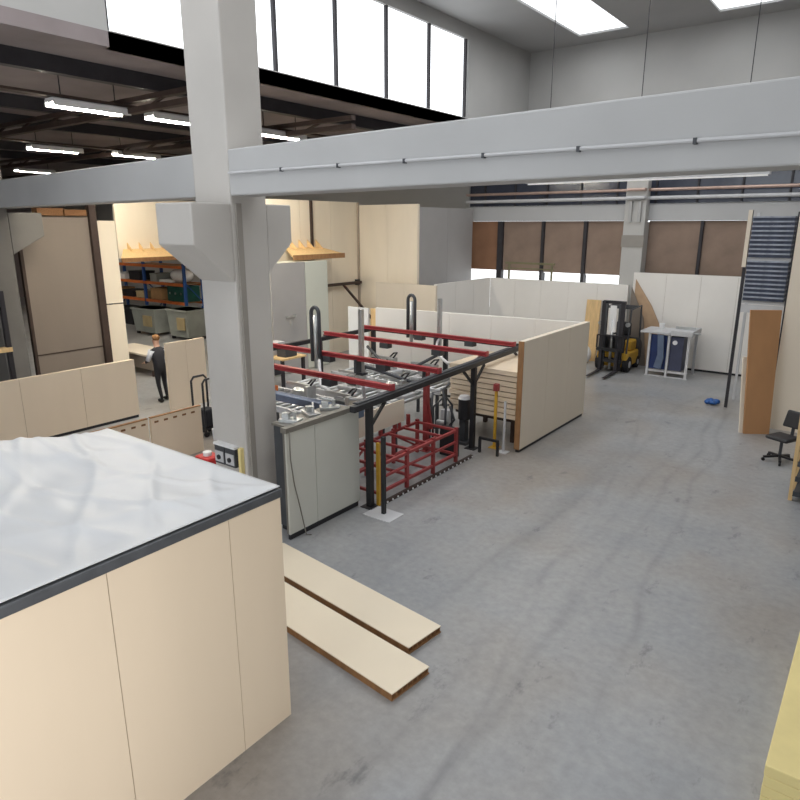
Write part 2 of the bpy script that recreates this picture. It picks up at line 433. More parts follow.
# ---------------------------------------------------------------- tall cream room walls (left back)
def panels_y(x0, x1, y, th, z1, n, core=0.02, z0=0.0, gap=0.012):
    m = MB(); w = (x1-x0)/n
    for k in range(n): m.box((x0+k*w+gap/2, y, z0), (x0+(k+1)*w-gap/2, y+th, z1))
    m.box((x0+0.02, y+core, z0), (x1-0.02, y+th-0.01, z1-0.01)); return m
def panels_x(x, th, y0, y1, z1, n, z0=0.0, gap=0.012):
    m = MB(); w = (y1-y0)/n
    for k in range(n): m.box((x-th, y0+k*w+gap/2, z0), (x, y0+(k+1)*w-gap/2, z1))
    m.box((x-th+0.01, y0+0.02, z0), (x-0.02, y1-0.02, z1-0.01)); return m
struct('wall_cream_side', panels_x(-16.2, 0.12, 13.0, 19.0, 5.4, 4), 'cream')
struct('wall_cream_front', panels_y(-16.2, -13.5, 19.0, 0.12, 5.3, 2), 'cream')
struct('wall_shaded_side', panels_x(-13.5, 0.12, 19.13, 22.7, 5.2, 2), 'grey_panel')  # side of the cream room, its shade put into the grey colour
struct('trim_16', B((-16.2, 16.47, 0), (-16.12, 16.55, 5.4)), 'steel_brown')
struct('trim_17', B((-16.2, 18.92, 0), (-16.14, 19.0, 5.4)), 'seam')
# far left cream wall over the racks
struct('wall_cream_left', panels_x(-25.0, 0.12, 14.55, 18.4, 5.6, 2, z0=3.3), 'cream')

def canopy(x, y0, y1, flare0, flare1, zt, zb, out, label):
    t = thing('wall_canopy', label, 'sloping shelf', (x, y0, zb), 'sloping wooden shelves on the cream walls')
    lo = [(x+0.01, y0, zt-0.05), (x+out, y0-flare0, zb), (x+out, y1+flare1, zb), (x+0.01, y1, zt-0.05)]
    obj('board', MB().hexa(lo, [(p[0], p[1], p[2]+0.06) for p in lo]), 'wood', t)
    obj('front_batten', MB().bar((x+out+0.03, y0-flare0, zb), (x+out+0.03, y1+flare1, zb), 0.05, 0.16), 'wood_edge', t)
    for k in range(4):
        yy = y0+0.2+(y1-y0-0.4)*k/3
        obj('bracket', MB().prism([(x+0.02, yy-0.02, zt+0.03), (x+out*0.4, yy-0.02, zt*.6+zb*.4+0.05), (x+0.02, yy-0.02, zt+0.26)], (0, 0.04, 0)), 'wood', t)
    return t
canopy(-25.0, 14.75, 16.7, 0.7, 0.1, 3.65, 3.28, 1.0, 'sloping wooden shelf on the cream wall over the blue storage rack')
canopy(-16.2, 15.3, 16.9, 0.6, 0.2, 3.86, 3.60, 0.95, 'sloping wooden shelf on the cream wall over the tall pale cabinet')

# tall beige board and cream strip at the left, dark steel frame
t = thing('tall_partition', 'tall dull beige board wall in a dark frame, left side behind the low wall', 'partition wall', (-18.65, 9.1, 0))
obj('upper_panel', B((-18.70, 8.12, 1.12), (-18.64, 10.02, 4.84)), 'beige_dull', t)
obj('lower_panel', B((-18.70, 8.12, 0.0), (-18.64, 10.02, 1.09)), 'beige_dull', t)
obj('frame_post', B((-18.72, 10.02, 0), (-18.52, 10.22, 5.15)), 'steel_brown', t)
obj('frame_post', B((-18.72, 8.04, 0), (-18.6, 8.12, 4.9)), 'steel_brown', t)
obj('seam_strip', B((-18.66, 8.12, 1.09), (-18.625, 10.02, 1.12)), 'steel_brown', t)
t2 = thing('cream_strip_partition', 'narrow cream board wall right of the tall dark-framed beige board', 'partition wall', (-18.65, 10.55, 0))
obj('upper_panel', B((-18.72, 10.24, 2.33), (-18.64, 10.82, 4.72)), 'cream', t2)
obj('lower_panel', B((-18.72, 10.24, 0), (-18.64, 10.82, 2.29)), 'cream', t2)
for i, (yy, w, h, lb) in enumerate(((8.95, 0.7, 0.2, 'flat tan carton on top of the tall beige board, the left one'), (9.65, 0.62, 0.17, 'flat tan carton on top of the tall beige board, beside the dark post'))):
    solo('carton', B((-18.85, yy-w/2, 4.845), (-18.55, yy+w/2, 4.845+h)), 'core_brown', lb, 'carton', (-18.7, yy, 4.845), 'cartons on the tall board', 0.008)
# brace in the dark corner at far left
t = thing('bracing_frame', 'dark steel bracing frame with a wooden plank at the far left edge', 'steel frame', (-15.9, 5.6, 0))
obj('upright', B((-15.75, 6.2, 0), (-15.65, 6.3, 3.2)), 'steel_dark', t)
obj('upright', B((-15.75, 4.9, 0), (-15.65, 5.0, 3.2)), 'steel_dark', t)
obj('diagonal', MB().bar((-15.68, 5.0, 1.0), (-15.68, 6.2, 3.0), 0.06, 0.08), 'steel_dark', t)
obj('plank', B((-15.8, 4.85, 1.85), (-15.62, 6.3, 1.95)), 'wood', t)
obj('cross_bar', MB().bar((-15.7, 5.0, 2.9), (-15.7, 6.2, 2.9), 0.05, 0.06), 'steel_dark', t)

# ---------------------------------------------------------------- partitions
def partition(name, label, p0, p1, h, n, th, m, edge=None, foot=True, cat='partition wall', group=None, seams=0.008):
    p0, p1 = Vector((*p0, 0)), Vector((*p1, 0)); d = (p1-p0); Ln = d.length; d.normalize(); nrm = Vector((d.y, -d.x, 0))
    t = thing(name, label, cat, tuple((p0+p1)/2), group)
    w = Ln/n
    def slab(a, b, z0, z1, o0, o1):
        q = [p0+d*a-nrm*o0, p0+d*b-nrm*o0, p0+d*b-nrm*o1, p0+d*a-nrm*o1]
        return MB().hexa([(v.x, v.y, z0) for v in q], [(v.x, v.y, z1) for v in q])
    z0 = 0.07 if foot else 0.0
    for k in range(n): obj('panel', slab(k*w+(seams/2 if k else 0), (k+1)*w-(seams/2 if k < n-1 else 0), z0, h, 0, th), m, t)
    obj('core', slab(0.02, Ln-0.02, z0, h-0.03, 0.015, th-0.015), 'seam', t)
    if foot: obj('base_rail', slab(0.02, Ln-0.02, 0, z0, 0.02, th-0.02), 'black', t)
    if edge:
        obj('end_strip', slab(-0.02, 0, z0, h, 0, th), edge, t)
    return t
# left partition in the background, with its return toward the machine
partition('partition_wall', 'pale partition wall under the bright window strip at the far wall', (-12.35, 22.2), (-7.1, 22.2), 2.66, 5, 0.1, 'cream_white')
partition('partition_wall', 'tall pale partition wall behind the forklift and blue work table', (-7.0, 22.35), (-1.7, 22.35), 3.07, 5, 0.1, 'cream_white')
partition('partition_wall', 'pale grey partition wall returning from the window wall toward the machine', (-12.35, 18.5), (-12.35, 22.19), 2.66, 3, 0.1, 'cream_white')
partition('partition_wall', 'low beige partition in front of the tall cream wall', (-14.9, 18.38), (-12.3, 18.38), 2.62, 2, 0.1, 'beige_pale')
# cabin: end wall facing the aisle and long wall behind the machine
partition('cabin_end_wall', 'beige end wall of the open cabin, facing the aisle', (-5.71, 11.75), (-5.71, 15.22), 2.35, 3, 0.12, 'beige_pale', 'wood_edge')
partition('cabin_long_wall', 'long pale wall behind the red-railed machine', (-11.7, 14.42), (-5.84, 15.1), 2.33, 5, 0.1, 'cream_white')
# low wall on the left
partition('low_wall', 'low beige board wall behind the white-sheeted box', (-14.45, 3.2), (-14.45, 8.5), 1.45, 4, 0.12, 'beige', 'wood_edge')
# boards beside the person
partition('standing_board', 'single beige board standing beside the person in black', (-14.3, 9.3), (-14.3, 10.45), 1.74, 2, 0.08, 'beige', None, False, 'standing board', seams=0.006)
# perforated hollow-core boards standing behind the sheeted box
def hollow_board(y0, y1, label):
    t = thing('hollow_board', label, 'hollow board', (-11.1, (y0+y1)/2, 0), 'hollow boards behind the sheeted box')
    obj('skin', B((-11.16, y0, 0.0), (-11.1, y1, 0.98)), 'beige', t, 0.004)
    obj('top_edge', B((-11.165, y0, 0.981), (-11.095, y1, 1.0)), 'wood_edge', t)
    n = int((y1-y0)/0.21)
    for k in range(n):
        yy = y0+0.12+k*0.21
        obj('hole', B((-11.1, yy-0.045, 0.87), (-11.097, yy+0.045, 0.91)), 'core_brown', t)
hollow_board(5.2, 6.68, 'beige hollow board with a row of holes, left of the pair behind the sheeted box')
hollow_board(6.74, 7.9, 'beige hollow board with a row of holes, right of the pair near the big pillar')
# cream panels on the right
struct('wall_right_cream', panels_y(-1.86, 2.28, 16.82, 0.12, 5.0, 4), 'beige_pale')

# ---------------------------------------------------------------- sheeted box in the foreground
t = thing('panel_box', 'big beige panel box in the left foreground under a white sheet', 'panel box', (-5.4, 2.0, 0))
ys = [-0.9, 0.15, 1.1, 2.0, 3.05, 3.62]
for a, b in zip(ys[:-1], ys[1:]): obj('side_panel', B((-4.10, a+0.003, 0.0), (-4.04, b-0.003, 2.28)), 'beige', t)
xs_ = [-6.85, -5.95, -5.05, -4.1]
for a, b in zip(xs_[:-1], xs_[1:]): obj('end_panel', B((a+0.003, 3.56, 0), (b-0.003, 3.62, 2.28)), 'beige', t)
for a, b in zip(ys[:-1], ys[1:]): obj('side_panel', B((-6.85, a+0.003, 0.0), (-6.79, b-0.003, 2.28)), 'beige', t)
obj('seam_backing', MB().box((-4.15, -0.8, 0.05), (-4.10, 3.5, 2.2)), 'seam', t)
rail = MB().box((-4.12, -0.9, 2.28), (-4.025, 3.635, 2.36)); obj('top_rail', rail, 'tarp_edge', t, 0.01)
rail = MB().box((-6.87, 3.54, 2.28), (-4.13, 3.635, 2.345)); rail.box((-6.87, -0.9, 2.28), (-6.78, 3.53, 2.345)); obj('top_rail', rail, 'tarp_edge', t)
# the sheet: rumpled, sagging over the box, draped down on the far left
bm = bmesh.new(); NX, NY = 110, 130
from mathutils import noise as mnoise
def sheet_z(x, y):
    u = (x+6.9)/2.9
    sag = -0.05*math.sin(math.pi*min(max(u, 0), 1))*(0.5+0.5*math.sin(math.pi*min(max((y+0.9)/4.5, 0), 1)))
    edge = min(1.0, max(0, (-4.06-x)/0.25), max(0, (3.6-y)/0.3+0.15))
    w = mnoise.noise(Vector((x*0.9+3, y*2.2, 0.3)))*0.045 + mnoise.noise(Vector((x*2.3, y*5.5, 1.7)))*0.02
    # creases that fan across the sheet
    q = x*0.55 + y*1.0 + 0.35*mnoise.noise(Vector((x*0.6, y*0.6, 5)))
    w += 0.022*max(0, math.sin(q*9.0))**8 + 0.016*max(0, math.sin((y*1.4-x*0.25)*8.0+2.5*mnoise.noise(Vector((x*0.8, y*0.5, 9)))))**10 + 0.012*max(0, math.sin((x*1.1-y*0.5)*6.0+2))**6
    hump = 0.20*math.exp(-((x+6.9)/0.55)**2-((y-2.2)/0.7)**2)
    return 2.375 + sag*edge + w*edge + hump*min(1, edge*2)
vv = [[None]*(NY+1) for _ in range(NX+1)]
for i in range(NX+1):
    x = -7.15+(3.10)*i/NX
    for j in range(NY+1):
        y = -0.95+4.58*j/NY
        if x < -6.88: z = sheet_z(-6.88, y) - (-6.88-x)*2.2; xx = -6.88-(-6.88-x)*0.25
        else: z = sheet_z(x, y); xx = x
        vv[i][j] = bm.verts.new((xx, y, z))
for i in range(NX):
    for j in range(NY): bm.faces.new((vv[i][j], vv[i+1][j], vv[i+1][j+1], vv[i][j+1]))
ms = MB(); ms.bm.free(); ms.bm = bm
sh = solo('plastic_sheet', ms, 'tarp', 'white plastic sheet lying rumpled over the top of the foreground box', 'sheet', (-5.4, 2.0, 2.36), smooth=True)
md = sh.modifiers.new('thickness', 'SOLIDIFY'); md.thickness = 0.006; md.offset = 1

# ---------------------------------------------------------------- the two boards on the floor
def floor_board(corner, ang, ln, w, h, z, label):
    t = thing('floor_board', label, 'board', (corner[0], corner[1], z), 'pale boards on the floor')
    def loc(mb):
        mb.rot(ang); bmesh.ops.translate(mb.bm, verts=mb.bm.verts[:], vec=(corner[0], corner[1], z)); return mb
    obj('top_skin', loc(B((0, 0, h-0.014), (ln, w, h))), 'board_white', t, 0.003)
    obj('bottom_skin', loc(B((0, 0, 0), (ln, w, 0.012))), 'wood_edge', t)
    m = MB()
    n = 7
    for k in range(n+1): m.box((0.012, w*k/n*0.97+0.004, 0.0125), (ln-0.012, w*k/n*0.97+0.016, h-0.0145))
    obj('core_ribs', loc(m), 'wood_edge', t)
    obj('core', loc(B((0.03, 0.02, 0.013), (ln-0.03, w-0.02, h-0.015))), 'core_brown', t)
    return t
# local x runs from the near right end away to the left
def fb(p, q, w, ln, label, h=0.09):
    d = Vector((q[0]-p[0], q[1]-p[1])); a = math.atan2(d.y, d.x)
    # width must extend to the far (+Y) side: mirror by starting from far corner
    n = Vector((math.sin(a), -math.cos(a)))
    c = (p[0]+n.x*w, p[1]+n.y*w)
    return floor_board(c, a, ln, w, h, 0.0, label)
fb((-3.36, 4.34), (-5.36, 4.55), 0.575, 2.55, 'pale board lying on the floor, the one nearer the camera')
fb((-3.66, 5.035), (-6.36, 5.33), 0.56, 3.0, 'pale board lying on the floor, the farther one beside the grey cabinet')

# ---------------------------------------------------------------- grey cabinet at the machine
t = thing('machine_cabinet', 'pale grey sheet-metal cabinet at the near end of the machine', 'cabinet', (-7.1, 6.9, 0))
obj('plinth', B((-7.08, 6.36, 0), (-6.74, 7.62, 0.09)), 'black', t)
obj('plinth', B((-6.735, 6.16, 0), (-6.69, 7.73, 0.10)), 'black', t)
obj('body', B((-7.12, 6.32, 0.09), (-6.745, 7.66, 1.70)), 'dark_grey', t)
obj('panel_core', B((-6.74, 6.14, 0.10), (-6.69, 7.74, 1.69)), 'cabinet_rim', t)
obj('front_panel', B((-6.69, 6.13, 0.10), (-6.66, 6.72, 1.70)), 'cabinet', t, 0.004)
obj('front_panel', B((-6.69, 6.73, 0.10), (-6.66, 7.745, 1.70)), 'cabinet', t, 0.004)
obj('top_rim', MB().box((-7.15, 6.30, 1.70), (-6.75, 7.68, 1.735)).box((-6.75, 6.11, 1.70), (-6.64, 7.745, 1.78)), 'cabinet_rim', t, 0.004)
cable = MB().tube([(-6.625, 6.17, 1.72), (-6.625, 6.17, 1.3), (-6.62, 6.22, 0.9), (-6.625, 6.32, 0.5), (-6.62, 6.42, 0.012), (-6.55, 6.46, 0.012)], 0.010, 6)
solo('cable', cable, 'cabinet_rim', 'thin cable hanging down the front of the grey cabinet', 'cable', smooth=True)
k_ = 0
for (x, y, a, lb) in ((-6.95, 6.52, 0.3, 'silver clamp block on the grey cabinet, beside the big pillar'), (-6.95, 6.95, -0.4, 'silver clamp block on the grey cabinet, middle of three'), (-6.96, 7.38, 0.8, 'silver clamp block on the grey cabinet, nearest the black post')):
    t = thing('clamp_block', lb, 'clamp', (x, y, 1.736), 'silver clamps on the cabinet')
    for nm, mb in (('block', MB().box((-0.16, -0.1, 0), (0.16, 0.1, 0.05))), ('jaw', MB().box((-0.13, -0.05, 0.05), (-0.02, 0.05, 0.13))), ('bolt', MB().cyl((0.07, 0, 0.05), (0.07, 0, 0.16), 0.025)), ('lever', MB().bar((0.07, 0, 0.14), (-0.12, 0.08, 0.17), 0.03, 0.02))):
        mb.rot(a); bmesh.ops.translate(mb.bm, verts=mb.bm.verts[:], vec=(x, y, 1.736)); obj(nm, mb, 'silver', t, 0.004)
t = thing('steel_tube', 'blue-grey steel cross tube on stands beside the grey cabinet', 'steel tube', (-8.2, 8.1, 0))
obj('tube', B((-9.6, 8.06, 1.40), (-6.95, 8.24, 1.54)), 'blue_steel', t, 0.02)
obj('stand', B((-9.2, 8.06, 0), (-9.1, 8.16, 1.40)), 'black', t)
obj('stand', B((-7.70, 8.06, 0), (-7.60, 8.16, 1.40)), 'black', t)
obj('stand', B((-8.2, 8.06, 0), (-8.1, 8.16, 1.40)), 'black', t)

# ---------------------------------------------------------------- gantry with red rails
G = thing('gantry', 'black steel gantry with four red overhead rails', 'gantry machine', (-9, 11, 0))
def post(x, y, z1=1.76, brace=()):
    p = obj('post', B((x-0.05, y-0.05, 0.012), (x+0.05, y+0.05, z1)), 'black', G, 0.006)
    obj('foot_plate', B((x-0.12, y-0.12, 0), (x+0.12, y+0.12, 0.012)), 'black', p)
    for dx, dy in brace: obj('brace', MB().bar((x, y, 1.38), (x+dx, y+dy, 1.75), 0.04, 0.05), 'black', p)
post(-6.5, 7.82, brace=((0, 0.42),))
post(-6.66, 11.42, brace=((0, -0.42), (0, 0.42)))
post(-6.82, 13.94, brace=((0, -0.42),))
post(-11.4, 9.9); post(-11.4, 11.8); post(-9.8, 8.5); post(-11.4, 13.95); post(-9.0, 13.95)
obj('cross_beam', MB().bar((-6.46, 7.36, 1.81), (-6.82, 13.99, 1.81), 0.11, 0.1), 'black', G, 0.008)
obj('cross_beam', B((-11.45, 9.5, 1.76), (-11.35, 13.9, 1.86)), 'black', G, 0.008)
obj('cross_beam', B((-11.45, 13.905, 1.76), (-6.9, 14.0, 1.86)), 'black', G, 0.008)
obj('cable_tray', MB().bar((-6.52, 7.5, 1.87), (-6.84, 13.3, 1.87), 0.1, 0.016), 'dark_grey', G)
for yy in (8.5, 10.08, 12.08, 13.5):
    xe = -6.5-0.36*(yy-7.36)/6.6; xb = -11.5 if yy > 9 else -9.9
    r = MB().box((xb, yy-0.05, 1.88), (xe, yy+0.05, 1.895)); r.box((xb, yy-0.018, 1.895), (xe, yy+0.018, 1.955)); r.box((xb, yy-0.05, 1.955), (xe, yy+0.05, 1.97))
    ra = obj('rail', r, 'red_rail', G)
    obj('end_stop', B((xe, yy-0.06, 1.88), (xe+0.03, yy+0.06, 1.985)), 'red_rail', ra)
    obj('rail_shoe', B((xb+0.05, yy-0.1, 1.861), (xb+0.2, yy+0.1, 1.88)), 'black', ra)
    for xx in (-8.0, -9.5): obj('carriage', MB().box((xx-0.12, yy-0.09, 1.76), (xx+0.12, yy+0.09, 1.88)), 'dark_grey', ra)
def uhose(x, y, zt):
    pts = [(x-0.11, y, 1.75), (x-0.11, y, zt-0.13)]
    for k in range(1, 8):
        a = math.pi*k/8; pts.append((x-0.11*math.cos(a), y, zt-0.13+0.13*math.sin(a)))
    pts += [(x+0.11, y, zt-0.13), (x+0.11, y, 1.75)]
    h = obj('hose_loop', MB().tube(pts, 0.042, 10), 'dark_grey', G, smooth=True)
    obj('inner_tube', MB().cyl((x, y, 1.6), (x, y, zt-0.16), 0.045), 'silver', h, smooth=True)
uhose(-9.72, 9.94, 2.92); uhose(-9.88, 13.65, 2.86)
for x, y, zt in ((-8.68, 10.22, 2.93), (-9.02, 13.68, 2.82)):
    m = obj('silver_mast', MB().box((x-0.045, y-0.045, 1.6), (x+0.045, y+0.045, zt)), 'silver', G, 0.006)
    obj('mast_foot', B((x-0.09, y-0.09, 1.55), (x+0.09, y+0.09, 1.6)), 'dark_grey', m)
    obj('mast_arm', MB().box((x-0.03, y-0.22, 1.62), (x+0.03, y-0.05, 1.9)), 'dark_grey', m)

for i, pts in enumerate(([(-7.2, 8.5, 1.86), (-7.5, 8.9, 1.5), (-8.2, 9.1, 1.32), (-9.0, 9.3, 1.45), (-9.6, 9.9, 1.8)], [(-7.0, 10.1, 1.86), (-7.3, 10.5, 1.5), (-7.9, 10.9, 1.38), (-8.6, 10.6, 1.6), (-8.68, 10.2, 1.75)],
                         [(-6.9, 12.1, 1.86), (-7.3, 12.3, 1.6), (-8.0, 12.5, 1.5), (-8.7, 13.0, 1.6), (-9.0, 13.6, 1.8)], [(-8.0, 12.05, 1.76), (-8.4, 11.8, 1.5), (-9.2, 11.7, 1.42), (-10.0, 12.0, 1.75)])):
    q = []
    for k in range(len(pts)-1):
        for j in range(4):
            t_ = j/4; q.append(tuple(pts[k][c]*(1-t_)+pts[k+1][c]*t_ for c in range(3)))
    obj('air_hose', MB().tube(q+[pts[-1]], 0.035, 8), ('light_grey', 'dark_grey')[i % 2], G, smooth=True)
# roller tables under the rails
def roller_table(y0, y1, z, lbl, items):
    t = thing('roller_table', lbl, 'roller table', (-9.3, (y0+y1)/2, 0), 'roller tables under the gantry')
    obj('side_rail', B((-11.0, y0, z-0.12), (-7.72, y0+0.06, z)), 'light_grey', t)
    obj('side_rail', B((-11.0, y1-0.06, z-0.12), (-7.72, y1, z)), 'light_grey', t)
    for xx in (-10.9, -9.2, -7.8):
        for yy in (y0, y1-0.06): obj('leg', B((xx-0.03, yy, 0), (xx+0.03, yy+0.06, z-0.12)), 'dark_grey', t)
    for k in range(16):
        xx = -10.85+k*0.2
        obj('roller', MB().cyl((xx, y0+0.06, z-0.04), (xx, y1-0.06, z-0.04), 0.04), 'silver', t, smooth=True)
roller_table(8.64, 9.84, 1.05, 'silver roller table under the nearest two red rails', 0)
roller_table(10.2, 11.5, 1.05, 'silver roller table in the middle of the gantry', 0)
roller_table(11.75, 13.05, 1.05, 'silver roller table at the back of the gantry by the long wall', 0)
# work heads standing on the tables
def head(x, y, z, label, m2):
    t = thing('drilling_unit', label, 'machine head', (x, y, z), 'machine heads on the roller tables')
    obj('base', B((x-0.35, y-0.2, z), (x+0.35, y+0.2, z+0.08)), 'light_grey', t, 0.01)
    obj('motor', MB().cyl((x-0.2, y, z+0.2), (x+0.12, y, z+0.2), 0.11), m2, t, smooth=False)
    obj('bracket', B((x+0.14, y-0.13, z+0.08), (x+0.24, y+0.13, z+0.38)), 'silver', t, 0.01)
    obj('air_line', MB().tube([(x+0.2, y, z+0.38), (x+0.25, y+0.1, z+0.5), (x+0.05, y+0.22, z+0.45), (x-0.2, y+0.18, z+0.2)], 0.02, 8), 'black', t, smooth=True)
    obj('arm', MB().bar((x-0.5, y+0.05, z+0.35), (x+0.2, y+0.05, z+0.35), 0.07, 0.06), 'silver', t)
for x, y, lb, m2 in ((-8.2, 9.1, 'silver machine head on the near roller table, right end', 'dark_grey'), (-9.4, 9.2, 'silver machine head on the near roller table, under the hose loop', 'silver'),
                     (-8.2, 10.8, 'silver machine head on the middle roller table, right end', 'silver'), (-9.3, 10.7, 'silver machine head on the middle roller table, centre', 'dark_grey'),
                     (-8.5, 12.4, 'silver machine head on the back roller table, right end', 'silver'), (-9.8, 12.5, 'silver machine head on the back roller table, left part', 'dark_grey')):
    head(x, y, 1.05, lb, m2)
solo('orange_crate', B((-10.6, 8.8, 1.051), (-10.15, 9.2, 1.3)), 'orange', 'orange crate on the near roller table behind the big pillar', 'crate', (-10.4, 8.9, 1.05), bevel=0.01)

# red conveyor frame
R = thing('red_conveyor', 'red steel conveyor frame on the floor under the gantry', 'conveyor frame', (-6.9, 9.2, 0))
X0, X1, Y0, Y1 = -7.45, -6.50, 8.02, 10.55
def sq(nm, p, q, w=0.05, m='red_paint'): return obj(nm, MB().bar(p, q, w, w), m, R)
for z in (0.16, 0.66):
    sq('long_rail', (X0, Y0, z), (X0, Y1, z)); sq('long_rail', (X1, Y0, z), (X1, Y1, z))
for k in range(6):
    y = Y0+0.03+(Y1-Y0-0.06)*k/5
    sq('cross_rail', (X0+0.03, y, 0.66), (X1-0.03, y, 0.66), 0.045)
    if k in (0, 2, 3, 5): sq('cross_rail', (X0+0.03, y, 0.16), (X1-0.03, y, 0.16), 0.045)
for y in (Y0+0.03, (Y0*2+Y1)/3, (Y0+2*Y1)/3, Y1-0.03):
    for x in (X0, X1): obj('leg', B((x-0.03, y-0.03, 0), (x+0.03, y+0.03, 0.72)), 'red_paint', R)
for y in (9.3, 9.75, 10.2): obj('stop_peg', B((X0-0.03, y-0.03, 0.69), (X0+0.03, y+0.03, 0.9)), 'red_paint', R)
for y in (8.9, 9.9): obj('board_holder', B((-7.47, y-0.03, 0.68), (-7.43, y+0.03, 1.1)), 'red_paint', R)
obj('side_board', B((-7.43, 8.45, 0.82), (-7.40, 10.0, 1.27)), 'beige_pale', R, label='pale side board')
sq('middle_rail', (-6.98, Y0+0.06, 0.42), (-6.98, Y1-0.06, 0.42), 0.045)
sq('side_rail', (X1, Y0, 0.42), (X1, Y1, 0.42), 0.04)
sq('brace', (X0, Y0+0.1, 0.18), (X0, Y0+0.95, 0.64), 0.035)
sq('brace', (X0, Y1-0.1, 0.18), (X0, Y1-0.95, 0.64), 0.035)
# floor guide with white buttons in front of it
t = thing('floor_guide', 'dark floor rail with white buttons in front of the red frame', 'floor rail', (-6.38, 9.4, 0))
obj('strip', B((-6.41, 8.02, 0), (-6.35, 10.95, 0.05)), 'steel_brown', t)
for k in range(20): obj('button', MB().cyl((-6.35, 8.1+k*0.148, 0.025), (-6.338, 8.1+k*0.148, 0.025), 0.018, seg=8), 'white', t)
# red post behind the frame
t = thing('red_post', 'red steel post rising behind the red frame', 'post', (-7.3, 10.72, 0))
obj('shaft', B((-7.41, 10.66, 0.01), (-7.31, 10.76, 1.7)), 'red_paint', t); obj('foot', B((-7.46, 10.61, 0), (-7.26, 10.81, 0.012)), 'red_paint', t)
obj('bracket', MB().prism([(-7.31, 10.69, 0.5), (-7.2, 10.69, 0.5), (-7.31, 10.69, 1.1)], (0, 0.05, 0)), 'red_paint', t)
# dark light-barrier post with plate, yellow guard
t = thing('sensor_post', 'thin black post on a grey floor plate in front of the red frame', 'post', (-6.13, 7.72, 0))
obj('floor_plate', B((-6.40, 7.5, 0), (-5.85, 7.9, 0.012)), 'light_grey', t)
obj('shaft', B((-6.16, 7.69, 0.012), (-6.10, 7.75, 1.34)), 'black', t)
solo('guard_strip', B((-6.44, 7.91, 0.0), (-6.38, 7.96, 1.12)), 'yellow', 'yellow strip post beside the black post at the grey cabinet', 'guard post', (-6.41, 7.93, 0))
# motor between the posts
t = thing('drive_motor', 'black drive motor on a grey stand, left of the rear black post', 'motor', (-6.98, 11.62, 0))
obj('stand', MB().box((-7.14, 11.46, 0), (-6.84, 11.78, 0.06)).box((-7.06, 11.54, 0.06), (-6.92, 11.7, 0.55)), 'dark_grey', t)
obj('casing', MB().cyl((-6.99, 11.62, 0.55), (-6.99, 11.62, 1.0), 0.13, seg=18), 'black', t)
obj('cap', MB().cyl((-6.99, 11.62, 1.0), (-6.99, 11.62, 1.07), 0.14, 0.1, seg=18), 'light_grey', t)
t = thing('pipe_rack', 'tangle of dark pipes and valves behind the red frame', 'pipework', (-7.2, 11.1, 0))
for i, pts in enumerate(([(-7.35, 10.95, 0), (-7.35, 10.95, 0.9), (-7.15, 11.1, 1.15), (-7.1, 11.3, 0.9), (-7.15, 11.35, 0.0)], [(-7.45, 10.95, 0), (-7.4, 11.0, 1.2), (-7.3, 11.3, 1.2), (-7.3, 11.35, 0.0)], [(-7.0, 10.85, 0.0), (-7.0, 10.9, 1.0), (-7.15, 11.0, 1.3), (-7.1, 11.2, 1.4)], [(-7.5, 11.2, 0.35), (-7.1, 11.15, 0.45), (-6.85, 11.0, 0.7), (-6.9, 10.9, 1.0)])):
    obj('pipe', MB().tube(pts, 0.025, 8), 'dark_grey', t, smooth=True)
obj('valve', MB().cyl((-7.3, 11.05, 0.55), (-7.1, 11.05, 0.55), 0.07), 'silver', t)
obj('junction_box', B((-7.3, 11.18, 0.5), (-7.12, 11.34, 0.8)), 'light_grey', t)
solo('black_case', B((-7.0, 10.68, 0), (-6.6, 10.82, 0.62)), 'black', 'black case on the floor at the rear end of the red frame', 'case', (-6.8, 10.75, 0), bevel=0.015)
# posts right of the rear black post
t = thing('yellow_post', 'yellow post with a red knob beside the stacked boards', 'guard post', (-6.3, 11.75, 0))
obj('shaft', B((-6.325, 11.725, 0.01), (-6.275, 11.775, 1.25)), 'yellow', t); obj('foot', B((-6.4, 11.65, 0), (-6.2, 11.85, 0.012)), 'yellow', t)
obj('knob', MB().box((-6.35, 11.70, 1.25), (-6.25, 11.80, 1.4)), 'red_paint', t)
t = thing('white_post', 'white post just left of the beige end wall', 'guard post', (-6.0, 11.6, 0))
obj('shaft', B((-6.02, 11.58, 0.01), (-5.98, 11.62, 1.1)), 'light_grey', t); obj('foot', B((-6.1, 11.5, 0), (-5.9, 11.7, 0.012)), 'light_grey', t)
t = thing('low_hoop', 'low black hoop barrier on the floor by the rear black post', 'barrier', (-6.2, 11.3, 0))
obj('hoop', MB().bar((-6.42, 11.30, 0.32), (-5.96, 11.30, 0.32), 0.05, 0.05).bar((-5.98, 11.30, 0.0), (-5.98, 11.30, 0.3), 0.05, 0.05).bar((-6.40, 11.30, 0.0), (-6.40, 11.30, 0.3), 0.05, 0.05), 'black', t)
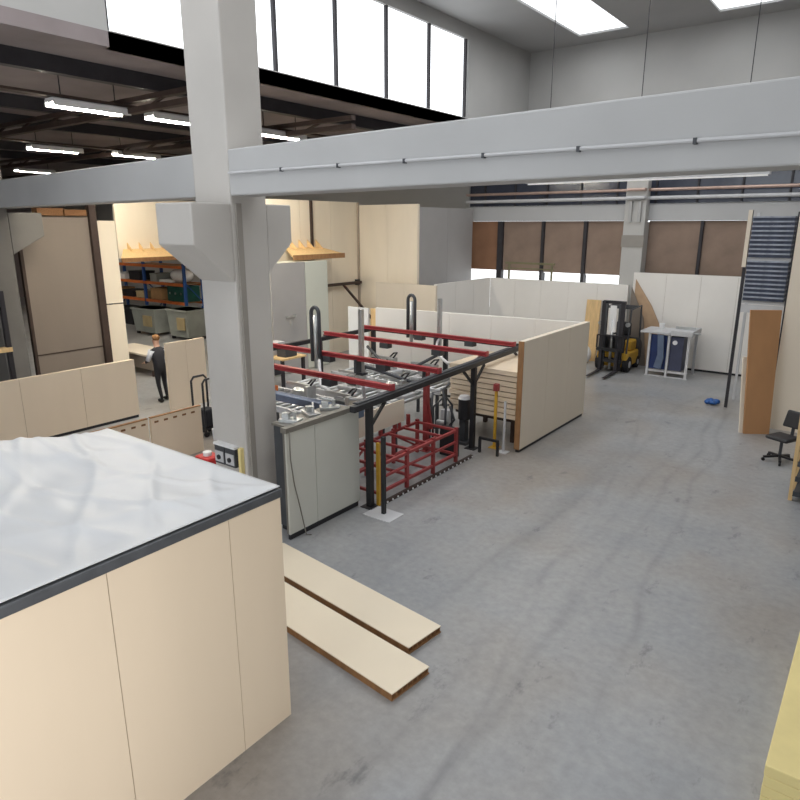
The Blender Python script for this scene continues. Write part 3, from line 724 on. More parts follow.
# stack of boards inside the cabin on a dark trestle
t = thing('trestle', 'dark trestle carrying the stacked boards inside the cabin', 'trestle', (-6.8, 12.8, 0))
for yy in (12.3, 13.3):
    obj('beam', B((-7.6, yy-0.05, 0.46), (-5.95, yy+0.05, 0.58)), 'steel_brown', t)
    for xx in (-7.4, -6.15): obj('leg', B((xx-0.04, yy-0.05, 0), (xx+0.04, yy+0.05, 0.46)), 'steel_brown', t)
words = ['lowest', 'second lowest', 'third from the bottom', 'fourth from the bottom', 'fifth from the bottom', 'sixth from the bottom', 'third from the top', 'second from the top', 'topmost']
for k in range(9):
    z = 0.585+k*0.118; j = random.uniform(-0.02, 0.02)
    t = thing('stacked_board', 'beige board in the cabin stack, ' + words[k], 'board', (-6.8+j, 12.8, z), 'beige boards stacked in the cabin')
    obj('board', B((-7.6+j, 12.0+j, z+0.02), (-5.95+j, 13.75+j, z+0.117)), 'beige', t)
    obj('spacer', B((-7.5, 12.06, z), (-6.0, 12.14, z+0.02)), 'steel_brown', t); obj('spacer', B((-7.5, 13.5, z), (-6.0, 13.6, z+0.02)), 'steel_brown', t)

# ---------------------------------------------------------------- things around the cream wall
t = thing('tall_cabinet', 'tall pale cabinet with a lever handle in front of the cream wall', 'cabinet', (-15.5, 14.8, 0))
obj('body', B((-15.95, 13.5, 0), (-15.05, 16.0, 3.48)), 'door_pale', t)
obj('door', B((-15.05, 13.51, 0.05), (-15.0, 14.95, 3.48)), 'grey_panel', t, 0.005)
d = obj('door', B((-15.05, 14.97, 0.05), (-15.0, 15.99, 3.48)), 'door_pale', t, 0.005)
obj('handle', MB().bar((-14.93, 14.02, 1.83), (-14.93, 14.45, 1.83), 0.04, 0.05).box((-15.0, 14.38, 1.79), (-14.93, 14.45, 1.87)).box((-15.0, 14.2, 1.55), (-14.97, 14.3, 1.72)), 'silver', t)
t = thing('wall_jib', 'dark wall rail with a slanting strut on the cream wall', 'wall rail', (-16.0, 18.4, 2.5))
obj('rail', MB().bar((-16.02, 17.0, 2.53), (-16.02, 18.9, 2.53), 0.08, 0.1), 'steel_brown', t)
obj('strut', MB().bar((-16.02, 17.9, 2.5), (-14.7, 18.0, 1.3), 0.07, 0.07), 'steel_brown', t)
obj('strut_post', B((-14.78, 17.93, 0), (-14.66, 18.07, 1.35)), 'wood_edge', t)
obj('end_plate', B((-16.2, 18.75, 2.43), (-16.06, 18.9, 2.63)), 'steel_dark', t)
solo('wooden_post', B((-13.1, 15.9, 0), (-12.8, 16.0, 2.05)), 'wood', 'pale wooden post behind the machine, left of the long wall', 'post', (-12.95, 15.95, 0), bevel=0.01)
solo('white_screen', B((-14.05, 15.9, 0), (-13.2, 15.96, 2.05)), 'white', 'white panel standing behind the machine left of the wooden post', 'panel', (-13.6, 15.93, 0))
t = thing('rail_stand', 'olive metal rail stand on the far partition under the brown boards', 'rail stand', (-10.8, 22.25, 2.66))
obj('bar', MB().bar((-11.75, 22.25, 3.24), (-9.8, 22.25, 3.24), 0.1, 0.07), 'olive', t)
obj('lower_bar', MB().bar((-11.75, 22.25, 3.05), (-9.8, 22.25, 3.05), 0.05, 0.04), 'olive', t)
for xx in (-11.6, -9.9): obj('leg', B((xx-0.03, 22.22, 2.66), (xx+0.03, 22.28, 3.2)), 'olive', t)
for i, (x, y, sx, sy, h, lb) in enumerate(((-13.75, 20.0, 0.3, 1.0, 0.35, 'tan carton on top of the tall grey wall, nearer one'), (-13.8, 21.6, 0.35, 0.8, 0.45, 'tan carton on top of the tall grey wall, farther one'))):
    pass

# storage rack, far left
def rack():
    t = thing('storage_rack', 'blue and orange storage rack under the sloping shelf at the left back', 'storage rack', (-27.5, 17.4, 0))
    for x in (-30.4, -27.3, -24.3):
        f = MB()
        for y in (17.0, 17.9): f.box((x-0.06, y-0.05, 0), (x+0.06, y+0.05, 3.0))
        f.bar((x, 17.0, 0.3), (x, 17.9, 1.2), 0.04, 0.04).bar((x, 17.9, 1.3), (x, 17.0, 2.2), 0.04, 0.04)
        obj('upright_frame', f, 'blue_rack', t)
    for z in (1.35, 2.15, 2.9):
        for y in (16.98, 17.92): obj('shelf_beam', B((-30.34, y-0.03, z-0.12), (-24.36, y+0.03, z)), 'orange', t)
        obj('shelf_deck', B((-30.3, 17.01, z-0.04), (-24.4, 17.89, z-0.01)), 'wood_edge', t)
    return t
rack()
bx = [(-29.9, 1.35, .7, .35, 'cardboard', 'cardboard box on the rack, left end of the middle shelf'), (-28.9, 1.35, .9, .3, 'black', 'black box on the rack middle shelf'), (-27.9, 1.35, .6, .3, 'tote_tan', 'tan box on the rack middle shelf, left of the blue upright'),
      (-29.6, 2.15, 1.2, .25, 'white', 'white parcel on the upper rack shelf, left end'), (-28.2, 2.15, .9, .4, 'black', 'black box on the upper rack shelf'), (-26.6, 1.35, .8, .5, 'cardboard', 'cardboard box on the rack, right of the middle upright'),
      (-26.7, 2.15, .5, .35, 'tote_grey', 'grey box on the upper rack shelf'), (-28.7, 2.9, 1.4, .2, 'light_grey', 'pale parcel on top of the rack'), (-29.4, 0.0, 1.4, .8, 'black', 'black bin on the floor under the rack'), (-27.9, 0.0, .9, .6, 'cardboard', 'cardboard box on the floor under the rack')]
for x, z, w, h, m, lb in bx:
    t = thing('storage_box', lb, 'box', (x, 17.45, z), 'boxes on the storage rack')
    obj('box', B((x-w/2, 17.06, z), (x+w/2, 17.84, z+h*0.8)), m, t, 0.01); obj('lid', B((x-w/2-0.01, 17.05, z+h*0.8), (x+w/2+0.01, 17.85, z+h)), m, t, 0.005)
t = thing('green_machine', 'dark green cabinet with a white cover on the rack, right end', 'machine', (-25.2, 17.4, 1.35))
obj('body', B((-25.7, 17.05, 1.35), (-24.45, 17.85, 2.02)), 'green_dark', t, 0.02)
for xx in (-25.5, -25.1, -24.7): obj('dial', MB().cyl((xx, 17.05, 1.7), (xx, 17.03, 1.7), 0.05), 'silver', t)
solo('white_bundle', MB().ball((-25.1, 17.45, 2.46), 0.31, (2.2, 1.2, 1)).box((-26.3, 17.1, 2.15), (-25.4, 17.8, 2.25)), 'white', 'white wrapped bundle on the upper rack shelf above the green cabinet', 'bundle', (-25.3, 17.45, 2.15), smooth=False)
def tote(x, y, w, h, m, lb, rz=0):
    t = thing('tote_crate', lb, 'crate', (x, y, 0), 'grey crates in front of the rack')
    a = MB(); b_ = (-w/2, -0.5), (w/2, 0.5)
    lo = [(x-w/2+.08, y-.45, .12), (x+w/2-.08, y-.45, .12), (x+w/2-.08, y+.45, .12), (x-w/2+.08, y+.45, .12)]
    hi = [(x-w/2, y-.52, h), (x+w/2, y-.52, h), (x+w/2, y+.52, h), (x-w/2, y+.52, h)]
    obj('shell', MB().hexa(lo, hi), m, t, 0.02)
    obj('rim', MB().box((x-w/2-.03, y-.55, h-.08), (x+w/2+.03, y+.55, h)), m, t, 0.01)
    for dx in (-w/2+.15, w/2-.15):
        for dy in (-.35, .35): obj('foot', B((x+dx-.06, y+dy-.06, 0), (x+dx+.06, y+dy+.06, .12)), 'black', t)
    obj('front_label', B((x+w*0.02, y-.56, h*.35), (x+w*.38, y-.51, h*.75)), 'tote_tan', t)
tote(-25.6, 16.2, 1.7, 1.15, 'tote_grey', 'grey crate with a tan front in front of the rack')
tote(-23.3, 16.3, 1.4, 1.25, 'tote_grey', 'grey crate beside the big pillar, right of the other crate')
# low packing table, person
t = thing('packing_table', 'low pale packing table left of the person in black', 'table', (-19.4, 11.8, 0))
obj('top', B((-20.6, 11.2, 0.62), (-18.0, 12.2, 0.68)), 'beige_pale', t)
obj('apron', B((-20.5, 11.25, 0.2), (-18.1, 11.3, 0.62)), 'beige_dull', t)
for xx in (-20.5, -18.15):
    for yy in (11.3, 12.1): obj('leg', B((xx-0.04, yy-0.04, 0), (xx+0.04, yy+0.04, 0.62)), 'steel_brown', t)
t = thing('work_table', 'cluttered work table between the standing board and the big pillar', 'table', (-14.2, 12.6, 0))
obj('top', B((-16.0, 12.2, 0.95), (-13.2, 13.1, 1.0)), 'wood', t)
for xx in (-15.9, -13.3):
    for yy in (12.25, 13.05): obj('leg', B((xx-0.04, yy-0.04, 0), (xx+0.04, yy+0.04, 0.95)), 'steel_dark', t)
for x, w, h, m, lb in ((-15.5, .5, .25, 'white', 'white box on the cluttered work table, left end'), (-14.7, .6, .18, 'cardboard', 'flat cardboard box on the cluttered work table'), (-14.0, .35, .35, 'light_grey', 'grey box on the cluttered work table'), (-13.5, .35, .28, 'dark_grey', 'dark box on the cluttered work table, right end')):
    t = thing('parts_box', lb, 'box', (x, 12.6, 1.0), 'boxes on the work table'); obj('box', B((x-w/2, 12.4, 1.0), (x+w/2, 12.85, 1.0+h*0.85)), m, t, 0.01); obj('lid', B((x-w/2-.01, 12.39, 1.0+h*0.85), (x+w/2+.01, 12.86, 1.0+h)), m, t)
# black frame trolley beside the pillar
t = thing('frame_trolley', 'tall black tube trolley just left of the big pillar', 'trolley', (-11.9, 8.75, 0))
fr = MB()
for xx in (-12.15, -11.75):
    fr.tube([(xx, 8.45, 0.12), (xx, 8.45, 1.25), (xx, 8.52, 1.33), (xx, 8.78, 1.33), (xx, 8.85, 1.25), (xx, 8.85, 0.12)], 0.025, 8)
fr.bar((-12.15, 8.45, 0.15), (-11.75, 8.45, 0.15), 0.05, 0.05).bar((-12.15, 8.85, 0.15), (-11.75, 8.85, 0.15), 0.05, 0.05)
obj('frame', fr, 'black', t)
obj('deck', B((-12.13, 8.48, 0.17), (-11.77, 8.82, 0.2)), 'black', t)
for xx in (-12.1, -11.8):
    for yy in (8.5, 8.8): obj('wheel', MB().cyl((xx-0.02, yy, 0.06), (xx+0.02, yy, 0.06), 0.06), 'rubber', t)
obj('tool_bag', B((-12.1, 8.5, 0.2), (-11.8, 8.8, 0.62)), 'cloth_black', t, 0.04)
t = thing('red_can', 'red container on the floor left of the big pillar', 'container', (-9.75, 7.0, 0))
obj('body', MB().box((-9.95, 6.85, 0), (-9.55, 7.2, 0.45)), 'red_can', t, 0.04); obj('lid', MB().cyl((-9.75, 7.0, 0.45), (-9.75, 7.0, 0.52), 0.08), 'white', t)
solo('grey_bin', MB().hexa([(-10.35, 7.65, 0), (-9.85, 7.65, 0), (-9.85, 8.05, 0), (-10.35, 8.05, 0)], [(-10.4, 7.6, .7), (-9.8, 7.6, .7), (-9.8, 8.1, .7), (-10.4, 8.1, .7)]), 'light_grey', 'pale bin behind the red container left of the big pillar', 'bin', (-10.1, 7.85, 0), bevel=0.02)
# electrical boxes on the pillar
for i, (xx, lb) in enumerate(((-8.29, 'grey electrical box on the foot of the big pillar, left one'), (-8.03, 'grey electrical box on the foot of the big pillar, right one'))):
    t = thing('socket_box', lb, 'electrical box', (xx, 6.24, 0.88), 'electrical boxes on the pillar')
    obj('casing', B((xx-0.12, 6.18, 0.86), (xx+0.12, 6.278, 1.17)), 'dark_grey', t, 0.01)
    obj('front_plate', B((xx-0.1, 6.17, 0.9), (xx+0.1, 6.18, 1.08)), 'light_grey', t)
    obj('socket', MB().cyl((xx, 6.17, 0.98), (xx, 6.15, 0.98), 0.04), 'black', t)
solo('junction_strip', B((-8.42, 6.17, 1.175), (-7.9, 6.278, 1.21)), 'white', 'white ledge strip above the electrical boxes on the big pillar', 'ledge', (-8.16, 6.22, 1.175))
solo('pillar_conduit', B((-7.86, 6.21, 0.0), (-7.80, 6.278, 1.2)), 'pale_yellow', 'yellowish conduit beside the electrical boxes on the big pillar', 'conduit', (-7.83, 6.24, 0))

# ---------------------------------------------------------------- person
def person():
    t = thing('person', 'person in black clothes bending toward the packing table behind the low wall', 'person', (-15.35, 9.75, 0))
    bx, by = -15.35, 9.75
    V = {'pel': (0, 0, .92, .14), 'waist': (0, -.01, 1.08, .135), 'chest': (-.06, .02, 1.30, .155), 'neck': (-.10, .03, 1.47, .062), 'head': (-.13, .03, 1.58, .085), 'crown': (-.135, .03, 1.70, .085),
         'hl': (-.01, .09, .86, .095), 'kl': (-.04, .12, .49, .06), 'al': (.03, .12, .09, .042), 'tl': (-.12, .13, .035, .04),
         'hr': (.0, -.09, .86, .095), 'kr': (.03, -.11, .49, .06), 'ar': (.14, -.11, .09, .042), 'tr': (.0, -.12, .035, .04),
         'sl': (-.07, .2, 1.38, .06), 'el': (-.17, .26, 1.12, .045), 'wl': (-.36, .22, 1.02, .032), 'pl': (-.43, .21, 1.0, .036),
         'sr': (-.05, -.17, 1.38, .06), 'er': (-.16, -.24, 1.12, .045), 'wr': (-.35, -.18, 1.04, .032), 'pr': (-.42, -.17, 1.02, .036)}
    E = [('pel', 'waist'), ('waist', 'chest'), ('chest', 'neck'), ('neck', 'head'), ('head', 'crown'), ('pel', 'hl'), ('hl', 'kl'), ('kl', 'al'), ('al', 'tl'), ('pel', 'hr'), ('hr', 'kr'), ('kr', 'ar'), ('ar', 'tr'),
         ('chest', 'sl'), ('sl', 'el'), ('el', 'wl'), ('wl', 'pl'), ('chest', 'sr'), ('sr', 'er'), ('er', 'wr'), ('wr', 'pr')]
    V = dict(V); E = list(E)
    for s in 'lr':
        px, py, pz, _ = V['p'+s]
        for k in range(4):
            dy = (k-1.5)*0.018; ln = (.06, .075, .07, .055)[k]
            a, b = 'f%s%da' % (s, k), 'f%s%db' % (s, k)
            V[a] = (px-.03, py+dy, pz, .010); V[b] = (px-.03-ln, py+dy*1.2, pz-.025, .008)
            E += [('p'+s, a), (a, b)]
        sg = 1 if s == 'r' else -1
        V['th'+s] = (px-.005, py+sg*.045, pz-.01, .011); V['tt'+s] = (px-.045, py+sg*.06, pz-.02, .009); E += [('p'+s, 'th'+s), ('th'+s, 'tt'+s)]
    names = list(V)
    me = bpy.data.meshes.new('body'); me.from_pydata([V[n][:3] for n in names], [(names.index(a), names.index(b)) for a, b in E], [])
    o = bpy.data.objects.new('body', me); COL.objects.link(o); o.parent = t
    sk = o.modifiers.new('skin', 'SKIN'); sk.use_smooth_shade = True
    for i, n in enumerate(names):
        r = V[n][3]; me.skin_vertices[0].data[i].radius = (r, r)
    me.skin_vertices[0].data[0].use_root = True
    o.modifiers.new('sub', 'SUBSURF').levels = 2; o.modifiers['sub'].render_levels = 2
    # colours by height and reach: black clothes, pale sleeves, skin at the hands and head
    m = bpy.data.materials.new('clothed_body'); m.use_nodes = True; nt = m.node_tree; N = nt.nodes; L = nt.links; b = N['Principled BSDF']; b.inputs['Roughness'].default_value = 0.8
    tc = N.new('ShaderNodeTexCoord'); sp = N.new('ShaderNodeSeparateXYZ'); L.new(tc.outputs['Object'], sp.inputs[0])
    gt = lambda src, v: (lambda n: (setattr(n, 'operation', 'GREATER_THAN'), L.new(src, n.inputs[0]), n.inputs[1].__setattr__('default_value', v), n.outputs[0])[3])(N.new('ShaderNodeMath'))
    lt = lambda src, v: (lambda n: (setattr(n, 'operation', 'LESS_THAN'), L.new(src, n.inputs[0]), n.inputs[1].__setattr__('default_value', v), n.outputs[0])[3])(N.new('ShaderNodeMath'))
    mx = N.new('ShaderNodeMath'); mx.operation = 'MAXIMUM'; L.new(gt(sp.outputs[2], 1.475), mx.inputs[0]); L.new(lt(sp.outputs[0], -0.34), mx.inputs[1])
    mc = N.new('ShaderNodeMix'); mc.data_type = 'RGBA'; L.new(mx.outputs[0], mc.inputs[0]); mc.inputs[6].default_value = (*lin((36, 36, 42)), 1); mc.inputs[7].default_value = (*lin((205, 160, 136)), 1)
    L.new(mc.outputs[2], b.inputs['Base Color']); me.materials.append(m)
    hx, hy, hz = bx-.135, by+.03, 1.66
    obj('hair', MB().ball((hx+.03, hy, hz+.055), .1, (1.05, .98, .9)), 'hair', t, smooth=True)
    for s in (-.032, .032): obj('eye', MB().ball((hx-.078, hy+s, hz-.005), .013), 'white', t, smooth=True)
    obj('nose', MB().ball((hx-.09, hy, hz-.035), .018, (1.1, .7, 1.2)), 'skin', t, smooth=True)
    obj('mouth', MB().ball((hx-.076, hy, hz-.075), .02, (.5, 1.2, .3)), 'copper', t, smooth=True)
    for s in (-.088, .088): obj('ear', MB().ball((hx+.01, hy+s, hz-.02), .026, (.8, .4, 1.2)), 'skin', t, smooth=True)
    for n in ('l', 'r'):
        a, b_ = V['s'+n], V['e'+n]
        obj('sleeve', MB().tube([(bx+a[0], by+a[1], a[2]+.02), (bx+(a[0]+b_[0])/2, by+(a[1]+b_[1])/2, (a[2]+b_[2])/2), (bx+b_[0], by+b_[1], b_[2])], [.082, .07, .06], 12), 'cloth_white', t, smooth=True)
    for n in ('l', 'r'):
        a, tt = V['a'+n], V['t'+n]
        obj('shoe', MB().ball((bx+(a[0]*.6+tt[0]*.4), by+(a[1]+tt[1])/2, .05), .05, (2.5, 1.0, 1.0)), 'rubber', t, smooth=True)
person()

# ---------------------------------------------------------------- forklift (faces the aisle)
F = thing('forklift', 'yellow forklift with a dark mast parked at the far partition', 'forklift', (-6.95, 21.0, 0))
fx, fy = -6.95, 20.5
for s in (-.3, .3):
    c = MB().box((fx+s-.06, fy-.06, .08), (fx+s+.06, fy+.06, 2.28)); obj('mast_rail', c, 'steel_dark', F, 0.006)
    c = MB().box((fx+s*0.72-.035, fy-.05, .1), (fx+s*0.72+.035, fy+.05, 2.2)); obj('inner_rail', c, 'dark_grey', F)
for z in (.42, 1.15, 2.24): obj('mast_crossbar', B((fx-.36, fy+.06, z-.05), (fx+.36, fy+.1, z+.05)), 'steel_dark', F)
obj('lift_cylinder', MB().cyl((fx, fy+.02, .1), (fx, fy+.02, 1.7), .045), 'silver', F, smooth=True)
obj('clear_guard', B((fx-.1, fy-.02, 1.3), (fx+.1, fy, 2.15)), 'white', F)
obj('carriage', MB().box((fx-.42, fy-.14, .35), (fx+.42, fy-.07, .45)).box((fx-.42, fy-.14, .7), (fx+.42, fy-.07, .8)), 'black', F)
obj('load_backrest', MB().bar((fx-.42, fy-.1, .8), (fx-.42, fy-.1, 1.2), .04, .04).bar((fx+.42, fy-.1, .8), (fx+.42, fy-.1, 1.2), .04, .04).bar((fx-.42, fy-.1, 1.2), (fx+.42, fy-.1, 1.2), .04, .04).bar((fx, fy-.1, .8), (fx, fy-.1, 1.2), .03, .03).bar((fx-.2, fy-.1, .8), (fx-.2, fy-.1, 1.2), .03, .03).bar((fx+.2, fy-.1, .8), (fx+.2, fy-.1, 1.2), .03, .03), 'black', F)
for s in (-.26, .26): obj('fork', MB().box((fx+s-.05, fy-.2, .05), (fx+s+.05, fy-.141, .75)).prism([(fx+s-.05, fy-.2, .05), (fx+s-.05, fy-1.2, .05), (fx+s-.05, fy-1.2, .06), (fx+s-.05, fy-.2, .1)], (.1, 0, 0)), 'steel_dark', F)
obj('chassis', B((fx-.5, fy+.18, .16), (fx+.5, fy+1.35, .62)), 'yellow', F, 0.05)
obj('hood', B((fx-.42, fy+.7, .621), (fx+.42, fy+1.3, .95)), 'yellow', F, 0.05)
obj('counterweight', MB().prism([(fx-.5, fy+1.36, .18), (fx-.5, fy+1.62, .3), (fx-.5, fy+1.62, .8), (fx-.5, fy+1.36, 1.0)], (1.0, 0, 0)), 'dark_grey', F, 0.03)
obj('seat', MB().box((fx-.24, fy+.72, .96), (fx+.24, fy+1.15, 1.06)).box((fx-.24, fy+1.1, 1.06), (fx+.24, fy+1.2, 1.5)), 'black', F, 0.03)
obj('dashboard', B((fx-.35, fy+.2, .621), (fx+.35, fy+.34, 1.15)), 'black', F, 0.02)
sw = obj('steering_wheel', MB().torus((fx, fy+.5, 1.2), .15, .016).bar((fx-.15, fy+.5, 1.2), (fx+.15, fy+.5, 1.2), .03, .02).cyl((fx, fy+.5, 1.2), (fx, fy+.34, 1.0), .02), 'black', F)
og = MB()
for sx in (-.45, .45):
    og.tube([(fx+sx, fy+.2, .62), (fx+sx, fy+.35, 2.0), (fx+sx, fy+1.35, 2.05), (fx+sx, fy+1.45, .95)], .028, 8)
for k in range(6): og.bar((fx-.45, fy+.42+k*.18, 2.03), (fx+.45, fy+.42+k*.18, 2.03), .03, .03)
obj('overhead_guard', og, 'dark_grey', F)
for sx in (-.44, .44):
    w_ = obj('wheel', MB().cyl((fx+sx-.09, fy+.38, .25), (fx+sx+.09, fy+.38, .25), .25, seg=22), 'rubber', F, 0.02)
    obj('hub', MB().cyl((fx+sx-.1, fy+.38, .25), (fx+sx+.1, fy+.38, .25), .11), 'light_grey', w_)
    w_ = obj('wheel', MB().cyl((fx+sx-.07, fy+1.3, .2), (fx+sx+.07, fy+1.3, .2), .2, seg=22), 'rubber', F, 0.02)
    obj('hub', MB().cyl((fx+sx-.08, fy+1.3, .2), (fx+sx+.08, fy+1.3, .2), .09), 'light_grey', w_)
for sx in (-.35, .35): obj('head_lamp', MB().cyl((fx+sx*1.25, fy+.12, 1.55), (fx+sx*1.25, fy+.2, 1.55), .07), 'silver', F)

# boards around the forklift
solo('plywood_board', MB().hexa([(-8.45, 21.9, 0), (-7.95, 21.9, 0), (-7.95, 21.95, 0), (-8.45, 21.95, 0)], [(-8.45, 22.1, 2.1), (-7.95, 22.1, 2.1), (-7.95, 22.15, 2.1), (-8.45, 22.15, 2.1)]), 'wood', 'pale plywood board leaning on the partition left of the forklift', 'board', (-8.2, 21.95, 0))
solo('white_sack', MB().ball((-8.15, 21.5, .3), .3, (.7, .6, 1)), 'white', 'white sack standing on the floor left of the forklift', 'sack', (-8.15, 21.5, 0), smooth=True)
solo('leaning_board', MB().prism([(-6.9, 22.22, 0), (-5.75, 22.22, 0), (-5.75, 22.26, .95), (-6.3, 22.28, 2.0), (-6.9, 22.3, 2.85)], (0, .035, 0)), 'tan_board', 'brown cut board leaning on the partition behind the forklift', 'board', (-6.4, 22.25, 0))
solo('leaning_board', MB().prism([(-6.98, 22.16, 0), (-6.3, 22.16, 0), (-6.5, 22.17, 1.6), (-6.98, 22.18, 2.6)], (0, .035, 0)), 'beige_dull', 'dull grey-beige cut board leaning in front of the brown one behind the forklift', 'board', (-6.7, 22.15, 0))

# work table with blue panels
t = thing('blue_work_table', 'machine table with white top and blue panels right of the forklift', 'work table', (-5.25, 21.3, 0))
obj('top', B((-6.15, 20.8, 1.34), (-5.25, 21.9, 1.40)), 'light_grey', t, 0.008)
obj('top_plate', B((-5.24, 20.8, 1.32), (-4.6, 21.9, 1.48)), 'light_grey', t, 0.01)
for x, y in ((-5.86, 20.88), (-4.7, 20.88), (-5.86, 21.8), (-4.7, 21.8), (-5.28, 20.88)):
    obj('leg', B((x-.035, y-.035, 0.02), (x+.035, y+.035, 1.32)), 'light_grey', t)
obj('foot_rail', B((-5.92, 20.83, 0.0), (-4.64, 20.93, .02)), 'light_grey', t); obj('foot_rail', B((-5.92, 21.75, 0.0), (-4.64, 21.85, .02)), 'light_grey', t)
obj('front_rail', B((-5.825, 20.86, .14), (-4.735, 20.9, .2)), 'light_grey', t)
obj('blue_panel', B((-5.825, 20.9, .22), (-5.315, 20.93, 1.3)), 'blue_dark', t)
obj('control_box', B((-5.24, 20.9, .22), (-4.85, 21.6, 1.28)), 'slate', t, 0.01)
obj('gauge', MB().cyl((-5.1, 20.9, 1.1), (-5.1, 20.87, 1.1), .07), 'white', t)
obj('fence', B((-5.2, 21.2, 1.48), (-4.62, 21.26, 1.56)), 'silver', t)
obj('side_bar', MB().bar((-4.6, 20.95, 1.42), (-4.4, 20.95, 1.42), .04, .04), 'silver', t)
solo('light_cloth', MB().prism([(-5.64, 20.74, .3), (-5.42, 20.74, .25), (-5.36, 20.74, .6), (-5.42, 20.74, 1.33), (-5.6, 20.74, 1.33), (-5.55, 20.74, .7)], (0, .05, 0)), 'blue_steel', 'pale blue cloth hanging on the front of the white-topped machine table', 'cloth', (-5.5, 20.76, 1.3), smooth=False)
solo('white_pot', MB().cyl((-5.7, 21.5, 1.401), (-5.7, 21.5, 1.58), .07, .09), 'white', 'small white pot on the white-topped machine table', 'pot', (-5.7, 21.5, 1.401))
# blue thing on the floor
m = MB()
for i in range(9): m.ball((-3.37+random.uniform(-.11, .11), 18.3+random.uniform(-.1, .1), random.uniform(.06, .12)), random.uniform(.05, .08), (1.2, 1, .9))
solo('blue_bag', m, 'blue_plastic', 'crumpled blue bag lying on the floor of the aisle', 'bag', (-3.37, 18.3, 0), smooth=True)

# ---------------------------------------------------------------- rack on the right
K = thing('panel_rack', 'tall dark rack holding layered panels at the right wall', 'storage rack', (-2.5, 18.6, 0))
for x in (-3.02, -2.0):
    obj('upright', B((x-.035, 18.165, 0), (x+.035, 18.235, 4.95 if x < -2.5 else 4.9)), 'steel_dark', K); obj('wall_upright', B((x-.03, 19.17, 0), (x+.03, 19.23, 4.9)), 'light_grey', K)
for z in (2.80, 3.84):
    for y in (18.2, 19.2): obj('shelf_beam', B((-2.975, y-.04, z-.09), (-2.045, y+.04, z)), 'light_grey', K)
obj('shelf_panel', B((-2.97, 18.14, 2.5), (-2.05, 18.158, 2.7)), 'light_grey', K)
obj('post_sleeve', B((-3.075, 18.12, 3.6), (-2.985, 18.154, 4.95)), 'beige_pale', K)
lev = ['lowest', 'second from the bottom', 'third from the bottom', 'fourth from the bottom', 'middle one', 'fourth from the top', 'third from the top', 'second from the top', 'topmost']
proto = None
for s, z0 in enumerate((2.80, 3.84)):
    for k in range(9):
        z = z0+0.001+k*0.107
        lb = 'dark pale-edged slab in the %s bay of the tall rack, %s' % (('lower', 'upper')[s], lev[k])
        if proto is None:
            t = thing('layered_slab', lb, 'panel', (-2.51, 18.7, z), 'layered slabs in the tall rack'); proto = t
            obj('slab', B((-2.955, 18.1, z), (-2.065, 19.3, z+.07)), 'slab_dark', t)
            obj('edge_strip', B((-2.955, 18.06, z+.07), (-2.065, 19.3, z+.106)), 'slab_edge', t)
        else: copy_to(proto, (-2.51+random.uniform(-.006, .006), 18.7, z), 0, lb)
# brown boards standing in front of the rack
def slab(p, q, th, z0, z1, lean):
    p, q = Vector((*p, 0)), Vector((*q, 0)); d = (q-p).normalized(); n = Vector((-d.y, d.x, 0))
    a = [p, q, q+n*th, p+n*th]
    return MB().hexa([(v.x, v.y, z0) for v in a], [(v.x+lean[0], v.y+lean[1], z1) for v in a])
t = solo('brown_board', MB().hexa([(-2.21, 16.0, 0), (-1.74, 16.3, 0), (-1.77, 16.35, 0), (-2.24, 16.05, 0)], [(-2.44, 16.2, 2.78), (-1.88, 16.56, 2.78), (-1.91, 16.61, 2.78), (-2.47, 16.25, 2.78)]), 'brown_board', 'big brown board leaning upright in front of the tall rack', 'board', (-1.9, 16.2, 0))
solo('cream_board', MB().hexa([(-2.30, 16.02, 0), (-1.80, 16.38, 0), (-1.83, 16.42, 0), (-2.33, 16.06, 0)], [(-2.46, 16.2, 1.72), (-1.92, 16.54, 1.72), (-1.95, 16.58, 1.72), (-2.49, 16.24, 1.72)]), 'beige_pale', 'shorter cream board behind the big brown board', 'board', (-1.95, 16.3, 0))
# small post of the rack bottom

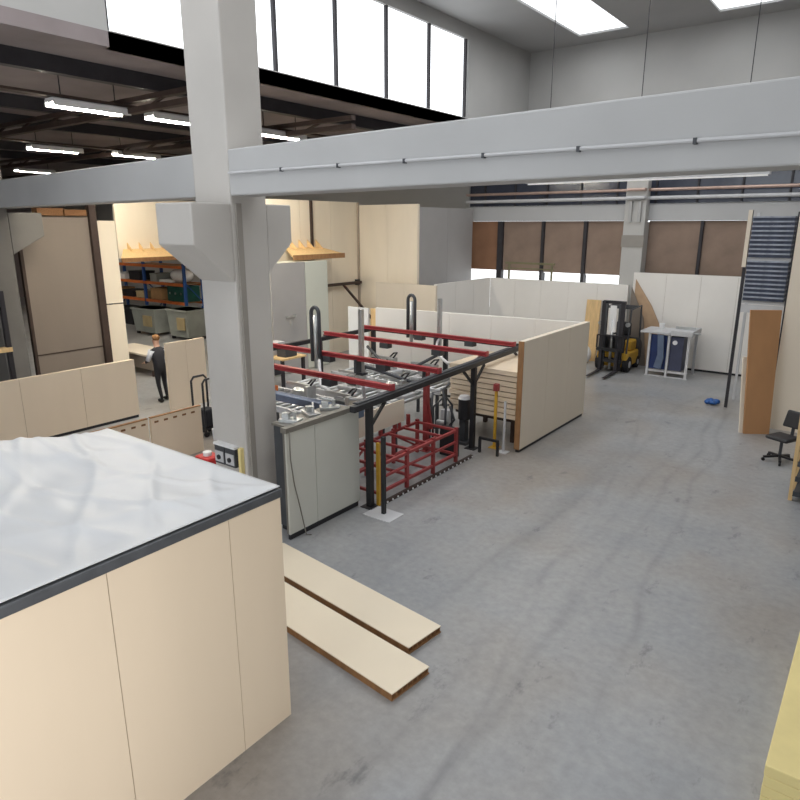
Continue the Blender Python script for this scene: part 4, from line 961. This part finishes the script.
# ---------------------------------------------------------------- office chair
def chair(x, y, rz):
    t = thing('office_chair', 'black office chair on castors near the right wall', 'chair', (x, y, 0))
    def put(nm, mb, m, bev=0, sm=False, par=None):
        mb.rot(rz); bmesh.ops.translate(mb.bm, verts=mb.bm.verts[:], vec=(x, y, 0)); return obj(nm, mb, m, par or t, bev, sm)
    put('seat', B((-.23, -.22, .46), (.23, .24, .54)), 'black', .035)
    put('backrest', MB().hexa([(-.2, .24, .66), (.2, .24, .66), (.2, .3, .66), (-.2, .3, .66)], [(-.17, .31, 1.0), (.17, .31, 1.0), (.17, .37, 1.0), (-.17, .37, 1.0)]), 'black', .03)
    put('back_bracket', MB().bar((0, .1, .45), (0, .3, .45), .06, .02).bar((0, .3, .44), (0, .32, .72), .06, .02), 'dark_grey')
    put('gas_column', MB().cyl((0, 0, .12), (0, 0, .46), .03), 'dark_grey')
    m = MB()
    for k in range(5):
        a = 2*math.pi*k/5+.3; m.bar((0, 0, .12), (.3*math.cos(a), .3*math.sin(a), .085), .05, .04)
    put('star_base', m, 'black')
    for k in range(5):
        a = 2*math.pi*k/5+.3; c, s = .3*math.cos(a), .3*math.sin(a)
        put('castor', MB().cyl((c-.02*math.sin(a), s+.02*math.cos(a), .032), (c+.02*math.sin(a), s-.02*math.cos(a), .032), .032), 'rubber')
chair(-1.30, 14.45, -.45)

# ---------------------------------------------------------------- tray shelf at the right edge
t = thing('tray_shelf', 'pale wooden shelf unit with dark trays at the right edge, beside the chair', 'shelf unit', (-.4, 12.6, 0))
for x, y in ((-.86, 12.4), (-.86, 13.0), (.1, 12.4), (.1, 13.0)):
    obj('post', MB().bar((x, y, 0), (x-.03, y, 1.95), .06, .06), 'wood', t)
for k in range(7):
    z = .1+k*.27
    obj('tray', MB().box((-.83, 12.35, z), (.07, 13.05, z+.03)).box((-.83, 12.33, z), (.07, 12.35, z+.09)).box((-.83, 13.05, z), (.07, 13.07, z+.09)), 'dark_grey', t)
# pale yellow boards lying at the right foreground edge
for k in range(4):
    z = k*.1
    t = solo('insulation_board', B((-.23+random.uniform(0, .01), 5.2, z), (1.1, 7.55-random.uniform(0, .02), z+.1)), 'pale_yellow', 'pale yellow insulation board in the right foreground stack, ' + ('lowest', 'second from the bottom', 'second from the top', 'topmost')[k], 'board', (.4, 6.2, z), 'insulation boards in the right foreground', .01)
